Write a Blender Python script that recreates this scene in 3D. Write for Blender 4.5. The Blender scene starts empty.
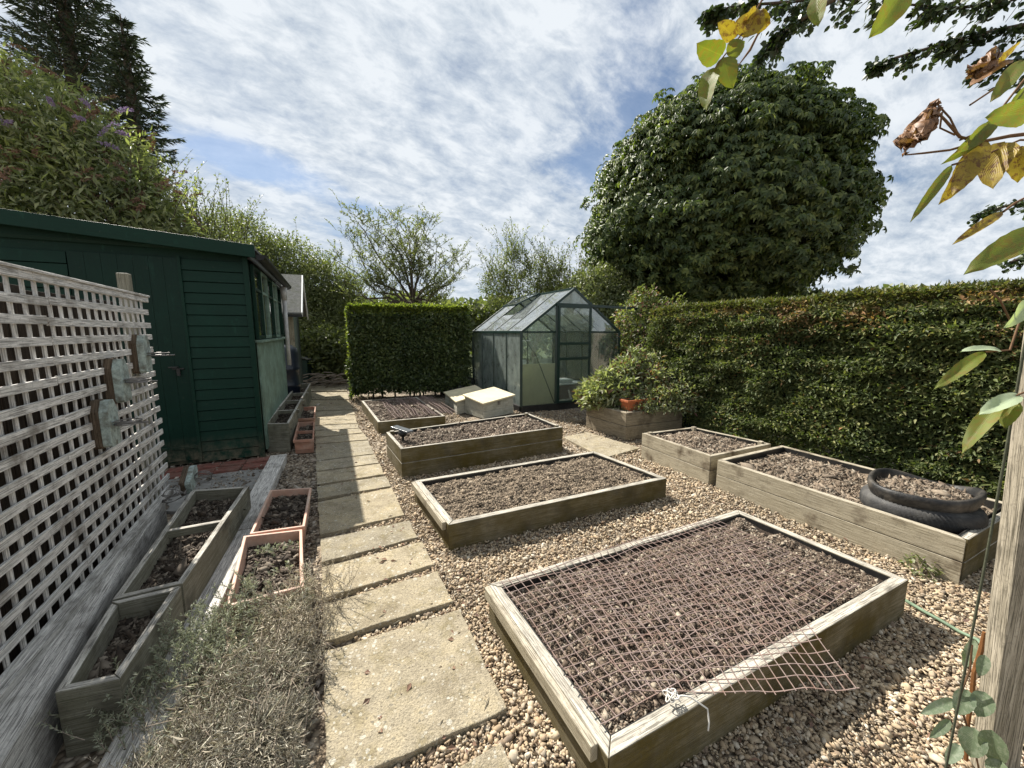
import bpy, math, random
import numpy as np
from mathutils import Vector, Matrix, noise as mnoise
random.seed(7); RNG=np.random.default_rng(11)
D=bpy.data; SC=bpy.context.scene; COL=SC.collection
R=math.radians
# ------------------------------------------------------------------ camera geometry
F=384.0; HC=1.5; PT=math.atan(52.5/F); CP,SP=math.cos(PT),math.sin(PT)
def ray(u,v):
    x=(u-512)/F; y=(384-v)/F
    return Vector((x,CP+y*SP,-SP+y*CP))
def on(u,v,h=0.0):
    d=ray(u,v); t=(h-HC)/d.z; return Vector((d.x*t,d.y*t,h))
def at(u,v,Y):
    d=ray(u,v); t=Y/d.y; return Vector((d.x*t,Y,HC+d.z*t))
cam=D.cameras.new('camera'); co=D.objects.new('camera',cam); COL.objects.link(co); SC.camera=co
cam.sensor_width=36; cam.lens=13.5; cam.clip_start=0.02; cam.clip_end=3000
co.location=(0,0,HC); co.rotation_euler=(math.pi/2-PT,0,0)
# ------------------------------------------------------------------ mesh helpers
def tag(o,label=None,cat=None,group=None,kind=None):
    if label: o['label']=label
    if cat: o['category']=cat
    if group: o['group']=group
    if kind: o['kind']=kind
    return o
def thing(name,label,cat,loc=(0,0,0),group=None):
    o=D.objects.new(name,None); COL.objects.link(o); o.location=loc; o.empty_display_size=.1
    return tag(o,label,cat,group)
def link(name,me,mat,parent=None,bevel=0,smooth=False):
    o=D.objects.new(name,me); COL.objects.link(o)
    for m in (mat if isinstance(mat,(list,tuple)) else [mat]): me.materials.append(m)
    if parent is not None:
        o.parent=parent; o.matrix_parent_inverse=Matrix.Translation(-Vector(parent.location))
    if bevel:
        b=o.modifiers.new('bevel','BEVEL'); b.width=bevel; b.segments=2; b.limit_method='ANGLE'; b.angle_limit=R(40)
    if smooth: me.polygons.foreach_set('use_smooth',[True]*len(me.polygons))
    return o
class MB:
    def __init__(s): s.v=[]; s.f=[]; s.g=[]
    def poly(s,pts,faces,g=(1,0,0)):
        b=len(s.v); s.v+= [tuple(p) for p in pts]
        for f in faces: s.f.append(tuple(b+i for i in f)); s.g.append(g)
    def prism(s,foot,z0,z1,g=None):
        n=len(foot)
        a=sum(foot[i][0]*foot[(i+1)%n][1]-foot[(i+1)%n][0]*foot[i][1] for i in range(n))
        if a<0: foot=foot[::-1]
        if g is None:
            e=max(((Vector(foot[(i+1)%n][:2])-Vector(foot[i][:2])) for i in range(n)),key=lambda q:q.length).normalized(); g=(e.x,e.y,0)
        z0s=z0 if hasattr(z0,'__len__') else [z0]*n; z1s=z1 if hasattr(z1,'__len__') else [z1]*n
        pts=[(p[0],p[1],z0s[i]) for i,p in enumerate(foot)]+[(p[0],p[1],z1s[i]) for i,p in enumerate(foot)]
        s.poly(pts,[tuple(range(n))[::-1],tuple(range(n,2*n))]+[(i,(i+1)%n,n+(i+1)%n,n+i) for i in range(n)],g)
    def bar(s,a,b,w,h,up=(0,0,1),g=None):
        """box of width w and height h around the line a-b"""
        a=Vector(a); b=Vector(b); d=(b-a).normalized(); u=Vector(up)
        if abs(d.dot(u))>.98: u=Vector((0,1,0))
        sd=d.cross(u).normalized(); u=sd.cross(d).normalized()
        q=[(-w/2,-h/2),(w/2,-h/2),(w/2,h/2),(-w/2,h/2)]
        pts=[p+sd*x+u*y for p in (a,b) for x,y in q]
        s.poly(pts,[(0,1,2,3),(7,6,5,4)]+[(i,i+4,(i+1)%4+4,(i+1)%4) for i in range(4)],g or tuple(d))
    def box(s,c,size,ang=0,g=None):
        c=Vector(c); ex=Vector((math.cos(ang),math.sin(ang),0)); 
        s.bar(c-ex*size[0]/2,c+ex*size[0]/2,size[1],size[2],g=g or (tuple(ex)))
    def tube(s,pts,rad,n=6,cap=True):
        pts=[Vector(p) for p in pts]; rad=rad if hasattr(rad,'__len__') else [rad]*len(pts)
        rings=[]; prev=None; b=len(s.v)
        for i,p in enumerate(pts):
            d=(pts[min(i+1,len(pts)-1)]-pts[max(i-1,0)])
            d=d.normalized() if d.length>1e-9 else Vector((0,0,1))
            if prev is None:
                prev=d.orthogonal().normalized()
            prev=(prev-d*prev.dot(d)); prev=prev.normalized() if prev.length>1e-6 else d.orthogonal().normalized()
            q=d.cross(prev)
            for k in range(n):
                a=2*math.pi*k/n; s.v.append(tuple(p+(prev*math.cos(a)+q*math.sin(a))*rad[i]))
        for i in range(len(pts)-1):
            for k in range(n):
                s.f.append((b+i*n+k,b+i*n+(k+1)%n,b+(i+1)*n+(k+1)%n,b+(i+1)*n+k)); s.g.append((0,0,1))
        if cap:
            s.f.append(tuple(b+k for k in range(n))[::-1]); s.g.append((1,0,0))
            e=b+(len(pts)-1)*n; s.f.append(tuple(e+k for k in range(n))); s.g.append((1,0,0))
    def lathe(s,c,prof,n=28,cap=True):
        b=len(s.v)
        for r,z in prof:
            for k in range(n):
                a=2*math.pi*k/n; s.v.append((c[0]+r*math.cos(a),c[1]+r*math.sin(a),c[2]+z))
        for i in range(len(prof)-1):
            for k in range(n):
                s.f.append((b+i*n+k,b+i*n+(k+1)%n,b+(i+1)*n+(k+1)%n,b+(i+1)*n+k)); s.g.append((1,0,0))
        if cap:
            s.f.append(tuple(b+k for k in range(n))[::-1]); s.g.append((1,0,0))
    def build(s,name,mat,parent=None,bevel=0,smooth=False):
        me=D.meshes.new(name); me.from_pydata(s.v,[],s.f); me.update()
        uv=me.uv_layers.new(name='UVMap')
        for p,g in zip(me.polygons,s.g):
            n=p.normal; a=Vector(g)
            a=a-n*a.dot(n)
            if a.length<.3: a=n.orthogonal()
            a.normalize(); c=n.cross(a)
            for li in p.loop_indices:
                q=me.vertices[me.loops[li].vertex_index].co
                uv.data[li].uv=(q.dot(a),q.dot(c))
        return link(name,me,mat,parent,bevel,smooth)
def npmesh(name,V,Fa,mat,parent=None,smooth=False,mi=None):
    """V (n,3), Fa (m,k)"""
    me=D.meshes.new(name); V=np.ascontiguousarray(V,dtype=np.float32); Fa=np.ascontiguousarray(Fa,dtype=np.int32)
    m,k=Fa.shape
    me.vertices.add(len(V)); me.vertices.foreach_set('co',V.ravel())
    me.loops.add(m*k); me.loops.foreach_set('vertex_index',Fa.ravel())
    me.polygons.add(m); me.polygons.foreach_set('loop_start',np.arange(0,m*k,k,dtype=np.int32))
    if smooth: me.polygons.foreach_set('use_smooth',np.ones(m,dtype=bool))
    if mi is not None: me.polygons.foreach_set('material_index',np.ascontiguousarray(mi,dtype=np.int32))
    me.update(calc_edges=True)
    return link(name,me,mat,parent)
def nrm(a): return a/np.maximum(np.linalg.norm(a,axis=1,keepdims=True),1e-9)
def leaves(P,dirs,nor,L,W,fold=.15,curl=0.0):
    """folded diamond leaves; P base point, dirs growth direction, nor face normal"""
    n=len(P); d=nrm(dirs); s=nrm(np.cross(d,nor)); u=np.cross(s,d)
    L=np.broadcast_to(L,(n,))[:,None]; W=np.broadcast_to(W,(n,))[:,None]
    v=np.empty((n,4,3)); v[:,0]=P; v[:,2]=P+d*L-u*L*curl
    m=P+d*L*.45
    v[:,1]=m+s*W*.5+u*W*fold; v[:,3]=m-s*W*.5+u*W*fold
    i=np.arange(n)[:,None]*4
    f=np.concatenate([i+np.array([[0,1,2]]),i+np.array([[0,2,3]])],0)
    return v.reshape(-1,3),f
def rleaves(P,dirs,nor,L,W,fold=.1):
    n=len(P); d=nrm(dirs); s=nrm(np.cross(d,nor)); u=np.cross(s,d); L=np.broadcast_to(L,(n,))[:,None]; W=np.broadcast_to(W,(n,))[:,None]
    v=np.empty((n,7,3)); v[:,0]=P
    for k,(t_,w_) in enumerate(((.22,.42),(.6,.46))):
        v[:,1+k]=P+d*L*t_+s*W*w_+u*W*fold; v[:,4+k]=P+d*L*t_-s*W*w_+u*W*fold
    v[:,3]=P+d*L; v[:,6]=P+d*L*.5
    i=np.arange(n)[:,None]*7; f=np.concatenate([i+np.array([t]) for t in ((0,1,6),(1,2,6),(2,3,6),(3,5,6),(5,4,6),(4,0,6))],0)
    return v.reshape(-1,3),f
class LB:  # collects leaf batches
    def __init__(s): s.V=[];s.F=[];s.M=[];s.n=0
    def add(s,v,f,m=0):
        s.V.append(v); s.F.append(f+s.n); s.M.append(np.full(len(f),m)); s.n+=len(v)
    def build(s,name,mat,parent=None,smooth=False):
        return npmesh(name,np.concatenate(s.V),np.concatenate(s.F),mat,parent,smooth,np.concatenate(s.M))
def rnd_dir(n):
    return nrm(RNG.normal(size=(n,3)))
# chunks -------------------------------------------------------------
def _ico():
    t=(1+5**.5)/2
    v=np.array([(-1,t,0),(1,t,0),(-1,-t,0),(1,-t,0),(0,-1,t),(0,1,t),(0,-1,-t),(0,1,-t),(t,0,-1),(t,0,1),(-t,0,-1),(-t,0,1)],float)
    v/=np.linalg.norm(v[0])
    f=np.array([(0,11,5),(0,5,1),(0,1,7),(0,7,10),(0,10,11),(1,5,9),(5,11,4),(11,10,2),(10,7,6),(7,1,8),(3,9,4),(3,4,2),(3,2,6),(3,6,8),(3,8,9),(4,9,5),(2,4,11),(6,2,10),(8,6,7),(9,8,1)])
    return v,f
ICO=_ico()
OCT=(np.array([(1,0,0),(-1,0,0),(0,1,0),(0,-1,0),(0,0,1),(0,0,-1)],float),np.array([(0,2,4),(2,1,4),(1,3,4),(3,0,4),(2,0,5),(1,2,5),(3,1,5),(0,3,5)]))
def chunks(P,size,elong=1.4,flat=.6,base=ICO,jit=.18,tilt=.35):
    n=len(P); bv,bf=base; m=len(bv)
    s=np.broadcast_to(size,(n,))[:,None]
    sc=np.concatenate([s*RNG.uniform(1,elong,(n,1)),s*RNG.uniform(.75,1.05,(n,1)),s*flat*RNG.uniform(.7,1.2,(n,1))],1)
    v=bv[None]*(1+RNG.normal(0,jit,(n,m,1)))*sc[:,None,:]
    a=RNG.uniform(0,2*np.pi,n); tx=RNG.normal(0,tilt,n); ty=RNG.normal(0,tilt,n)
    # tilt then rotate about z
    x,y,z=v[...,0],v[...,1],v[...,2]
    c,s_=np.cos(tx)[:,None],np.sin(tx)[:,None]; y,z=y*c-z*s_,y*s_+z*c
    c,s_=np.cos(ty)[:,None],np.sin(ty)[:,None]; x,z=x*c+z*s_,-x*s_+z*c
    c,s_=np.cos(a)[:,None],np.sin(a)[:,None]; x,y=x*c-y*s_,x*s_+y*c
    V=np.stack([x,y,z],-1)+P[:,None,:]
    Fc=bf[None]+(np.arange(n)*m)[:,None,None]
    return V.reshape(-1,3),Fc.reshape(-1,3)
def inpoly(P,poly):
    x,y=P[:,0],P[:,1]; r=np.zeros(len(P),bool); n=len(poly)
    for i in range(n):
        x0,y0=poly[i][:2]; x1,y1=poly[(i+1)%n][:2]
        c=((y0>y)!=(y1>y))&(x<(x1-x0)*(y-y0)/((y1-y0) or 1e-9)+x0)
        r^=c
    return r
def quadpts(q,n):
    a=RNG.uniform(size=(n,1)); b=RNG.uniform(size=(n,1)); q=[np.array(p[:2]) for p in q]
    return q[0]*(1-a)*(1-b)+q[1]*a*(1-b)+q[2]*a*b+q[3]*(1-a)*b
# ------------------------------------------------------------------ materials
class NT:
    def __init__(s,name):
        s.m=D.materials.new(name); s.m.use_nodes=True; s.t=s.m.node_tree; s.t.nodes.clear()
        s.out=s.t.nodes.new('ShaderNodeOutputMaterial')
    def n(s,ty,**k):
        o=s.t.nodes.new('ShaderNode'+ty)
        for a,b in k.items():
            if a.startswith('i_'):
                o.inputs[a[2:].replace('_',' ')].default_value=b
            else: setattr(o,a,b)
        return o
    def l(s,a,b): s.t.links.new(a,b)
    def noise(s,vec,scale,det=4,rough=.6,dist=0):
        o=s.n('TexNoise'); o.inputs['Scale'].default_value=scale; o.inputs['Detail'].default_value=det; o.inputs['Roughness'].default_value=rough; o.inputs['Distortion'].default_value=dist
        if vec is not None: s.l(vec,o.inputs['Vector'])
        return o.outputs['Fac']
    def ramp(s,fac,stops,interp='LINEAR'):
        o=s.n('ValToRGB'); o.color_ramp.interpolation=interp; e=o.color_ramp.elements
        while len(e)<len(stops): e.new(.5)
        for i,(p,c) in enumerate(stops):
            e[i].position=p; e[i].color=(c,c,c,1) if not hasattr(c,'__len__') else (*c,1)
        s.l(fac,o.inputs[0]); return o.outputs[0]
    def mix(s,f,a,b,blend='MIX'):
        o=s.n('Mix',data_type='RGBA',blend_type=blend)
        for k,val in ((0,f),(6,a),(7,b)):
            inp=o.inputs[k]
            if isinstance(val,bpy.types.NodeSocket): s.l(val,inp)
            elif hasattr(val,'__len__'): inp.default_value=(*val,1)
            else: inp.default_value=val if k==0 else (val,val,val,1)
        return o.outputs[2]
    def math(s,op,a,b=0.0,clamp=False):
        o=s.n('Math',operation=op,use_clamp=clamp)
        for i,v in ((0,a),(1,b)):
            if isinstance(v,bpy.types.NodeSocket): s.l(v,o.inputs[i])
            else: o.inputs[i].default_value=v
        return o.outputs[0]
    def bump(s,h,st=.4,dist=.01,prev=None):
        o=s.n('Bump'); o.inputs['Strength'].default_value=st; o.inputs['Distance'].default_value=dist
        s.l(h,o.inputs['Height'])
        if prev is not None: s.l(prev,o.inputs['Normal'])
        return o.outputs[0]
    def pbr(s,col,rough=.85,spec=.3,nor=None,metal=0,**k):
        o=s.n('BsdfPrincipled'); 
        for nm,v in (('Base Color',col),('Roughness',rough)):
            if isinstance(v,bpy.types.NodeSocket): s.l(v,o.inputs[nm])
            elif hasattr(v,'__len__'): o.inputs[nm].default_value=(*v,1)
            else: o.inputs[nm].default_value=v
        o.inputs['Specular IOR Level'].default_value=spec; o.inputs['Metallic'].default_value=metal
        if nor is not None: s.l(nor,o.inputs['Normal'])
        s.l(o.outputs[0],s.out.inputs[0]); return o
    def pos(s): return s.n('NewGeometry').outputs['Position']
    def mapv(s,vec,sc=(1,1,1),loc=(0,0,0)):
        o=s.n('Mapping'); o.inputs['Scale'].default_value=sc; o.inputs['Location'].default_value=loc; s.l(vec,o.inputs[0]); return o.outputs[0]
def wood(name,dark,light,side=None,sidef=.0,grey=None,grain=1.0,stain=(.05,.045,.035),stainf=.5):
    t=NT(name); uv=t.n('UVMap').outputs[0]
    oi=t.n('ObjectInfo').outputs['Random']
    cmb=t.n('CombineXYZ'); t.l(t.math('MULTIPLY',oi,37.0),cmb.inputs[0]); t.l(t.math('MULTIPLY',oi,11.0),cmb.inputs[1])
    add=t.n('VectorMath',operation='ADD'); t.l(uv,add.inputs[0]); t.l(cmb.outputs[0],add.inputs[1]); v=add.outputs[0]
    g1=t.noise(t.mapv(v,(3,70*grain,1)),1,5,.65,.6); g2=t.noise(t.mapv(v,(8,260*grain,1)),1,3,.6)
    big=t.noise(t.pos(),5,4,.6)
    c=t.mix(t.ramp(g1,[(.3,0),(.7,1)]),dark,light)
    c=t.mix(t.ramp(g2,[(.42,.75),(.5,0)]),c,tuple(x*.35 for x in dark))
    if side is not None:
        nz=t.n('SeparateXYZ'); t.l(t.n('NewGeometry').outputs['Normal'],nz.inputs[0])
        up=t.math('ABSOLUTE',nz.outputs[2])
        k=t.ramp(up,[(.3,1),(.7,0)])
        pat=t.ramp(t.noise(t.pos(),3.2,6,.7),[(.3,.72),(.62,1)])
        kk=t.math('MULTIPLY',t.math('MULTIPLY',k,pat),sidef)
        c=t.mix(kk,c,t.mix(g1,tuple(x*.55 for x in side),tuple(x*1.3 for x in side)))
    c=t.mix(t.math('MULTIPLY',t.ramp(big,[(.52,0),(.72,1)]),stainf),c,stain)
    fine=t.noise(t.pos(),90,3,.6)
    c=t.mix(t.ramp(fine,[(.3,.35),(.45,0)]),c,tuple(x*.3 for x in dark))
    h=t.math('ADD',g1,t.math('MULTIPLY',g2,.7))
    t.pbr(c,.88,.2,t.bump(h,.55,.006)); return t.m
def leafmat(name,cols,trans=.35,rough=.45,spec=.4,posscale=1.2,tcol=None):
    t=NT(name); g=t.n('NewGeometry'); rp=g.outputs['Random Per Island']
    c=t.ramp(rp,[(i/max(1,len(cols)-1),q) for i,q in enumerate(cols)])
    big=t.noise(g.outputs['Position'],posscale,3,.6)
    c=t.mix(1.0,c,t.ramp(big,[(.3,(.72,.76,.75)),(.7,(1.25,1.2,1.1))]),'MULTIPLY')
    p=t.pbr(c,rough,spec)
    tr=t.n('BsdfTranslucent'); t.l(t.mix(1.0,c,tcol or (1.5,1.7,.7),'MULTIPLY'),tr.inputs[0])
    m=t.n('MixShader'); m.inputs[0].default_value=trans; t.l(p.outputs[0],m.inputs[1]); t.l(tr.outputs[0],m.inputs[2])
    t.l(m.outputs[0],t.out.inputs[0]); return t.m
def stones(name,cols,bump=.3,rough=.85):
    t=NT(name); g=t.n('NewGeometry')
    c=t.ramp(g.outputs['Random Per Island'],[(i/(len(cols)-1),q) for i,q in enumerate(cols)])
    c=t.mix(.6,c,t.ramp(t.noise(g.outputs['Position'],60,3,.6),[(.3,.55),(.7,1.25)]),'MULTIPLY')
    c=t.mix(.55,c,t.ramp(t.noise(g.outputs['Position'],1.1,4,.6),[(.35,.6),(.65,1.15)]),'MULTIPLY')
    t.pbr(c,rough,.25); return t.m
def plain(name,col,rough=.6,spec=.4,var=.25,scale=14,metal=0,bump=.1,dirt=None,dirtf=.5):
    t=NT(name); p=t.pos()
    n=t.noise(p,scale,5,.65)
    c=t.mix(t.ramp(n,[(.3,1.0),(.7,0.0)]),tuple(x*(1+var) for x in col),tuple(x*(1-var) for x in col))
    if dirt: c=t.mix(t.math('MULTIPLY',t.ramp(t.noise(p,scale*.35,6,.7),[(.45,0),(.65,1)]),dirtf),c,dirt)
    t.pbr(c,rough,spec,t.bump(t.noise(p,scale*5,4,.6),bump,.01),metal); return t.m
def softn(p): return mnoise.noise(Vector(p))

GREEN_SIDE=(.095,.072,.020)  # algae green plus shade put into the colour of upright board faces
M={}
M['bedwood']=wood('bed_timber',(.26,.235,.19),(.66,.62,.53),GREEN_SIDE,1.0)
M['brownblock']=wood('dull_brown_block',(.07,.05,.035),(.17,.13,.09))
M['brownfence']=wood('dark_brown_fence_timber',(.022,.016,.011),(.06,.043,.03),stainf=.3)
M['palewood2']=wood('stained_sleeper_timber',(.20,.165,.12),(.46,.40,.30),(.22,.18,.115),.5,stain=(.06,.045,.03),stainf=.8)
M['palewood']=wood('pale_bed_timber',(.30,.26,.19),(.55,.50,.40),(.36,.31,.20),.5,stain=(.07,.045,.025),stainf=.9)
M['greywood']=wood('grey_weathered_timber',(.32,.305,.28),(.82,.79,.73),stain=(.08,.07,.055),stainf=.75)
M['lattice']=wood('bleached_lattice_timber',(.46,.445,.41),(.90,.88,.84),stain=(.14,.12,.095),stainf=.8)
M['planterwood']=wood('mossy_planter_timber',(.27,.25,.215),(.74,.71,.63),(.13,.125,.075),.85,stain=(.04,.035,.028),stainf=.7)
M['postwood']=wood('sawn_post_timber',(.20,.175,.125),(.46,.41,.32),stain=(.05,.045,.03),stainf=.6)
M['shedgreen']=None
def shedmat(name,col,rough=.42,grain=True,fade=None):
    t=NT(name); uv=t.n('UVMap').outputs[0]; g=t.noise(t.mapv(uv,(4,90,1)),1,4,.6,.4)
    c=t.mix(g,tuple(x*.7 for x in col),tuple(x*1.25 for x in col))
    c=t.mix(t.ramp(t.noise(t.pos(),2.5,5,.7),[(.5,0),(.75,.5)]),c,fade or tuple(x*1.6 for x in col))
    c=t.mix(t.ramp(t.noise(t.pos(),30,4,.7),[(.25,.6),(.36,0)]),c,(.06,.06,.045))
    sp_=t.n('SeparateXYZ'); t.l(t.pos(),sp_.inputs[0]); mud=t.math('MULTIPLY',t.ramp(sp_.outputs[2],[(.02,.85),(.34,0)]),t.ramp(t.noise(t.pos(),12,5,.7),[(.38,0),(.6,1)])); c=t.mix(mud,c,(.13,.11,.075))
    c=t.mix(t.ramp(t.noise(t.mapv(t.pos(),(1,1,.25)),14,5,.75),[(.60,0),(.72,.35)]),c,tuple(min(1,x*3+.01) for x in col))
    t.pbr(c,rough,.18,t.bump(g,.35,.003)); return t.m
M['shedgreen']=shedmat('green_shed_paint',(.004,.026,.016),.5)
M['sheddoor']=shedmat('green_door_paint',(.003,.021,.0135),.45)
M['palegreen']=plain('faded_green_board',(.16,.24,.19),.7,.3,.3,9,dirt=(.06,.08,.05))
M['felt']=plain('roofing_felt',(.16,.16,.15),.95,.1,.3,20,bump=.5,dirt=(.08,.09,.05))
M['gutter']=plain('dark_gutter_plastic',(.012,.012,.012),.45,.25)
M['pipe']=plain('grey_plastic',(.45,.45,.43),.4,.5)
M['black']=plain('black_plastic',(.018,.018,.018),.42,.35,.3,12,dirt=(.06,.055,.045),dirtf=.4)
M['dustyblack']=plain('dusty_black_rubber',(.016,.016,.016),.5,.35,.3,12,bump=.25,dirt=(.12,.105,.085),dirtf=.75); M['soil']=None
def soilmat(name,a,b):
    t=NT(name); p=t.pos(); n=t.noise(p,38,6,.7); c=t.mix(t.ramp(n,[(.3,0),(.7,1)]),a,b)
    c=t.mix(t.ramp(t.noise(p,5,4,.6),[(.35,.5),(.6,0)]),c,tuple(x*.5 for x in a))
    t.pbr(c,.95,.1,t.bump(n,.9,.03)); return t.m
M['soil']=soilmat('dark_soil',(.035,.026,.02),(.11,.085,.066))
M['crumb']=stones('soil_crumbs',[(.05,.036,.026),(.12,.088,.063),(.19,.145,.105),(.085,.062,.045),(.28,.22,.165),(.07,.05,.036),(.46,.40,.31),(.13,.095,.07),(.09,.066,.048)])
M['mulch']=stones('pale_mulch',[(.06,.045,.033),(.20,.155,.11),(.34,.28,.21),(.12,.09,.066),(.27,.21,.15),(.09,.065,.048),(.42,.37,.29)])
M['mulch2']=stones('fine_pale_soil_crumbs',[(.09,.07,.048),(.22,.17,.12),(.37,.30,.215),(.14,.11,.078),(.28,.22,.155),(.07,.05,.036)])
M['bark']=stones('dark_bark_chips',[(.022,.017,.013),(.05,.038,.028),(.10,.075,.055),(.035,.026,.02),(.26,.22,.17),(.06,.045,.035)])
M['pebble']=stones('gravel_pebbles',[(.30,.22,.14),(.52,.42,.28),(.15,.10,.065),(.56,.48,.36),(.42,.30,.18),(.62,.56,.45),(.24,.17,.11),(.48,.37,.24),(.20,.15,.11),(.55,.45,.31),(.36,.28,.19)],rough=.8)
M['litter']=stones('chippings_and_litter',[(.12,.09,.065),(.30,.24,.17),(.06,.045,.034),(.40,.34,.27),(.18,.13,.09),(.50,.45,.38),(.09,.07,.05)])
def groundmat():
    t=NT('gravel_ground'); p=t.pos()
    vo=t.n('TexVoronoi',feature='F1'); vo.inputs['Scale'].default_value=38; t.l(p,vo.inputs['Vector'])
    c=t.ramp(vo.outputs['Color'],[(0,(.12,.09,.06)),(.35,(.30,.24,.17)),(.6,(.42,.35,.26)),(1,(.56,.50,.41))])
    c=t.mix(t.ramp(vo.outputs['Distance'],[(.35,0),(.75,.9)]),c,(.06,.045,.033))
    sp=t.n('SeparateXYZ'); t.l(p,sp.inputs[0])
    far=t.ramp(t.math('DIVIDE',sp.outputs[1],20.0),[(.52,0),(.62,1)])
    c=t.mix(far,c,t.mix(t.noise(p,3,5),(.03,.045,.015),(.08,.09,.035)))
    t.pbr(c,.9,.2,t.bump(t.math('SUBTRACT',1.0,vo.outputs['Distance']),.8,.02)); return t.m
M['ground']=groundmat()
def slabmat():
    t=NT('concrete_paving'); p=t.pos(); oi=t.n('ObjectInfo').outputs['Random']
    base=t.ramp(oi,[(0,(.31,.28,.215)),(.35,(.385,.335,.24)),(.7,(.345,.31,.24)),(1,(.40,.35,.255))])
    c=t.mix(.9,base,t.ramp(t.noise(p,5,6,.72),[(.32,(.58,.55,.50)),(.5,(.92,.9,.86)),(.66,(1.12,1.07,.95))]),'MULTIPLY')
    c=t.mix(t.ramp(t.noise(p,11,5,.7),[(.50,0),(.66,.6)]),c,(.20,.165,.085))
    c=t.mix(t.ramp(t.noise(p,85,4,.7),[(.34,.65),(.46,0)]),c,(.13,.11,.08))
    def lichen(c,sc,thr,col,amt,ms,lo):
        vo=t.n('TexVoronoi',feature='F1'); vo.inputs['Scale'].default_value=sc; 
        w=t.n('VectorMath',operation='ADD'); ns=t.n('TexNoise'); ns.inputs['Scale'].default_value=sc*1.7; t.l(p,ns.inputs['Vector'])
        k=t.n('VectorMath',operation='SCALE'); t.l(ns.outputs['Color'],k.inputs[0]); k.inputs['Scale'].default_value=.45/sc
        t.l(p,w.inputs[0]); t.l(k.outputs[0],w.inputs[1]); t.l(w.outputs[0],vo.inputs['Vector'])
        sep=t.n('SeparateColor'); t.l(vo.outputs['Color'],sep.inputs[0])
        lim=t.math('MULTIPLY',t.ramp(sep.outputs[0],[(lo,0),(1,1)]),thr)
        edge=t.math('LESS_THAN',vo.outputs['Distance'],lim)
        mask=t.math('MULTIPLY',edge,t.ramp(t.noise(p,ms,3,.6),[(.42,0),(.55,amt)]))
        return t.mix(mask,c,col)
    c=lichen(c,26,.36,(.52,.50,.43),.6,3,.3)
    c=lichen(c,55,.40,(.55,.53,.46),.6,4,.3)
    c=lichen(c,40,.35,(.16,.15,.12),.6,5,.4)
    h=t.math('ADD',t.noise(p,30,6,.7),t.math('MULTIPLY',t.noise(p,150,3,.6),.6))
    c=t.mix(.75,c,t.ramp(t.noise(p,120,5,.75),[(.36,.62),(.5,1.0),(.64,1.22)]),'MULTIPLY')
    t.pbr(c,.9,.2,t.bump(h,.8,.014)); return t.m
M['slab']=slabmat()
M['concrete']=plain('grey_concrete',(.22,.215,.20),.9,.2,.3,9,bump=.4,dirt=(.08,.075,.06))
M['palebounce']=plain('pale_bounce_floor',(.50,.48,.42),.9,.2,.2,9,bump=.3,dirt=(.25,.23,.18))
M['brick']=plain('red_brick',(.17,.07,.055),.95,.1,.4,22,bump=.6,dirt=(.15,.125,.10))
M['terra']=plain('terracotta',(.33,.17,.115),.75,.3,.25,8,bump=.25,dirt=(.48,.38,.30),dirtf=.6)
M['terralight']=plain('faded_terracotta_plastic',(.50,.30,.22),.6,.4,.2,8,bump=.2,dirt=(.55,.47,.38),dirtf=.6)
M['orange']=plain('orange_terracotta',(.42,.12,.045),.6,.4,.2,10,bump=.15,dirt=(.25,.10,.05))
M['rust']=plain('rusty_wire',(.23,.175,.155),.75,.4,.3,40,dirt=(.20,.10,.06))
M['frame']=plain('dark_green_aluminium',(.010,.030,.024),.35,.5,.2,10)
M['cream']=plain('cream_lid',(.62,.55,.37),.6,.35,.1,6,dirt=(.35,.32,.22),dirtf=.5)
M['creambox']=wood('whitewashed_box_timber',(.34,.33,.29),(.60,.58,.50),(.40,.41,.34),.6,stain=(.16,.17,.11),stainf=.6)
M['board']=plain('cream_insulation_board',(.62,.57,.44),.8,.2,.08,4,dirt=(.42,.38,.27),dirtf=.5)
t=NT('cream_translucent_board'); p_=t.pbr(t.mix(t.ramp(t.noise(t.pos(),4,5,.6),[(.4,0),(.7,.5)]),(.72,.66,.48),(.5,.45,.3)),.8,.2); tr=t.n('BsdfTranslucent'); tr.inputs[0].default_value=(.98,.94,.78,1); mx=t.n('MixShader'); mx.inputs[0].default_value=.75; t.l(p_.outputs[0],mx.inputs[1]); t.l(tr.outputs[0],mx.inputs[2]); t.l(mx.outputs[0],t.out.inputs[0]); M['board']=t.m
M['white']=plain('white_plastic',(.75,.76,.75),.4,.4,.06)
M['card']=plain('brown_card',(.28,.19,.13),.9,.1,.15)
M['bluebutt']=plain('dark_blue_plastic',(.010,.015,.026),.35,.5,.2,6)
M['twine']=plain('green_twine',(.07,.075,.05),.9,.1,.3,60)
M['string']=plain('white_string',(.62,.60,.55),.95,.1,.15,60)
M['plaque']=plain('faded_teal_paint',(.36,.43,.40),.8,.2,.4,45,bump=.5,dirt=(.13,.12,.09),dirtf=.85)
M['rustwire']=plain('grey_wire',(.20,.19,.18),.5,.5,.2,60,metal=.6)
M['pinkbrick']=plain('stained_block_wall',(.42,.38,.29),.9,.2,.22,10,bump=.5,dirt=(.17,.14,.09),dirtf=.6)
M['barkwood']=plain('tree_bark',(.10,.08,.06),.95,.1,.35,20,bump=.6)
M['redbark']=plain('reddish_bark',(.12,.075,.055),.95,.1,.35,14,bump=.6)
M['twigs']=plain('pale_dead_twigs',(.27,.225,.18),.95,.1,.35,30,bump=.3)
M['rubber']=plain('tyre_rubber',(.028,.028,.028),.6,.4,.3,20,bump=.3,dirt=(.10,.095,.085),dirtf=.6)
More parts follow.
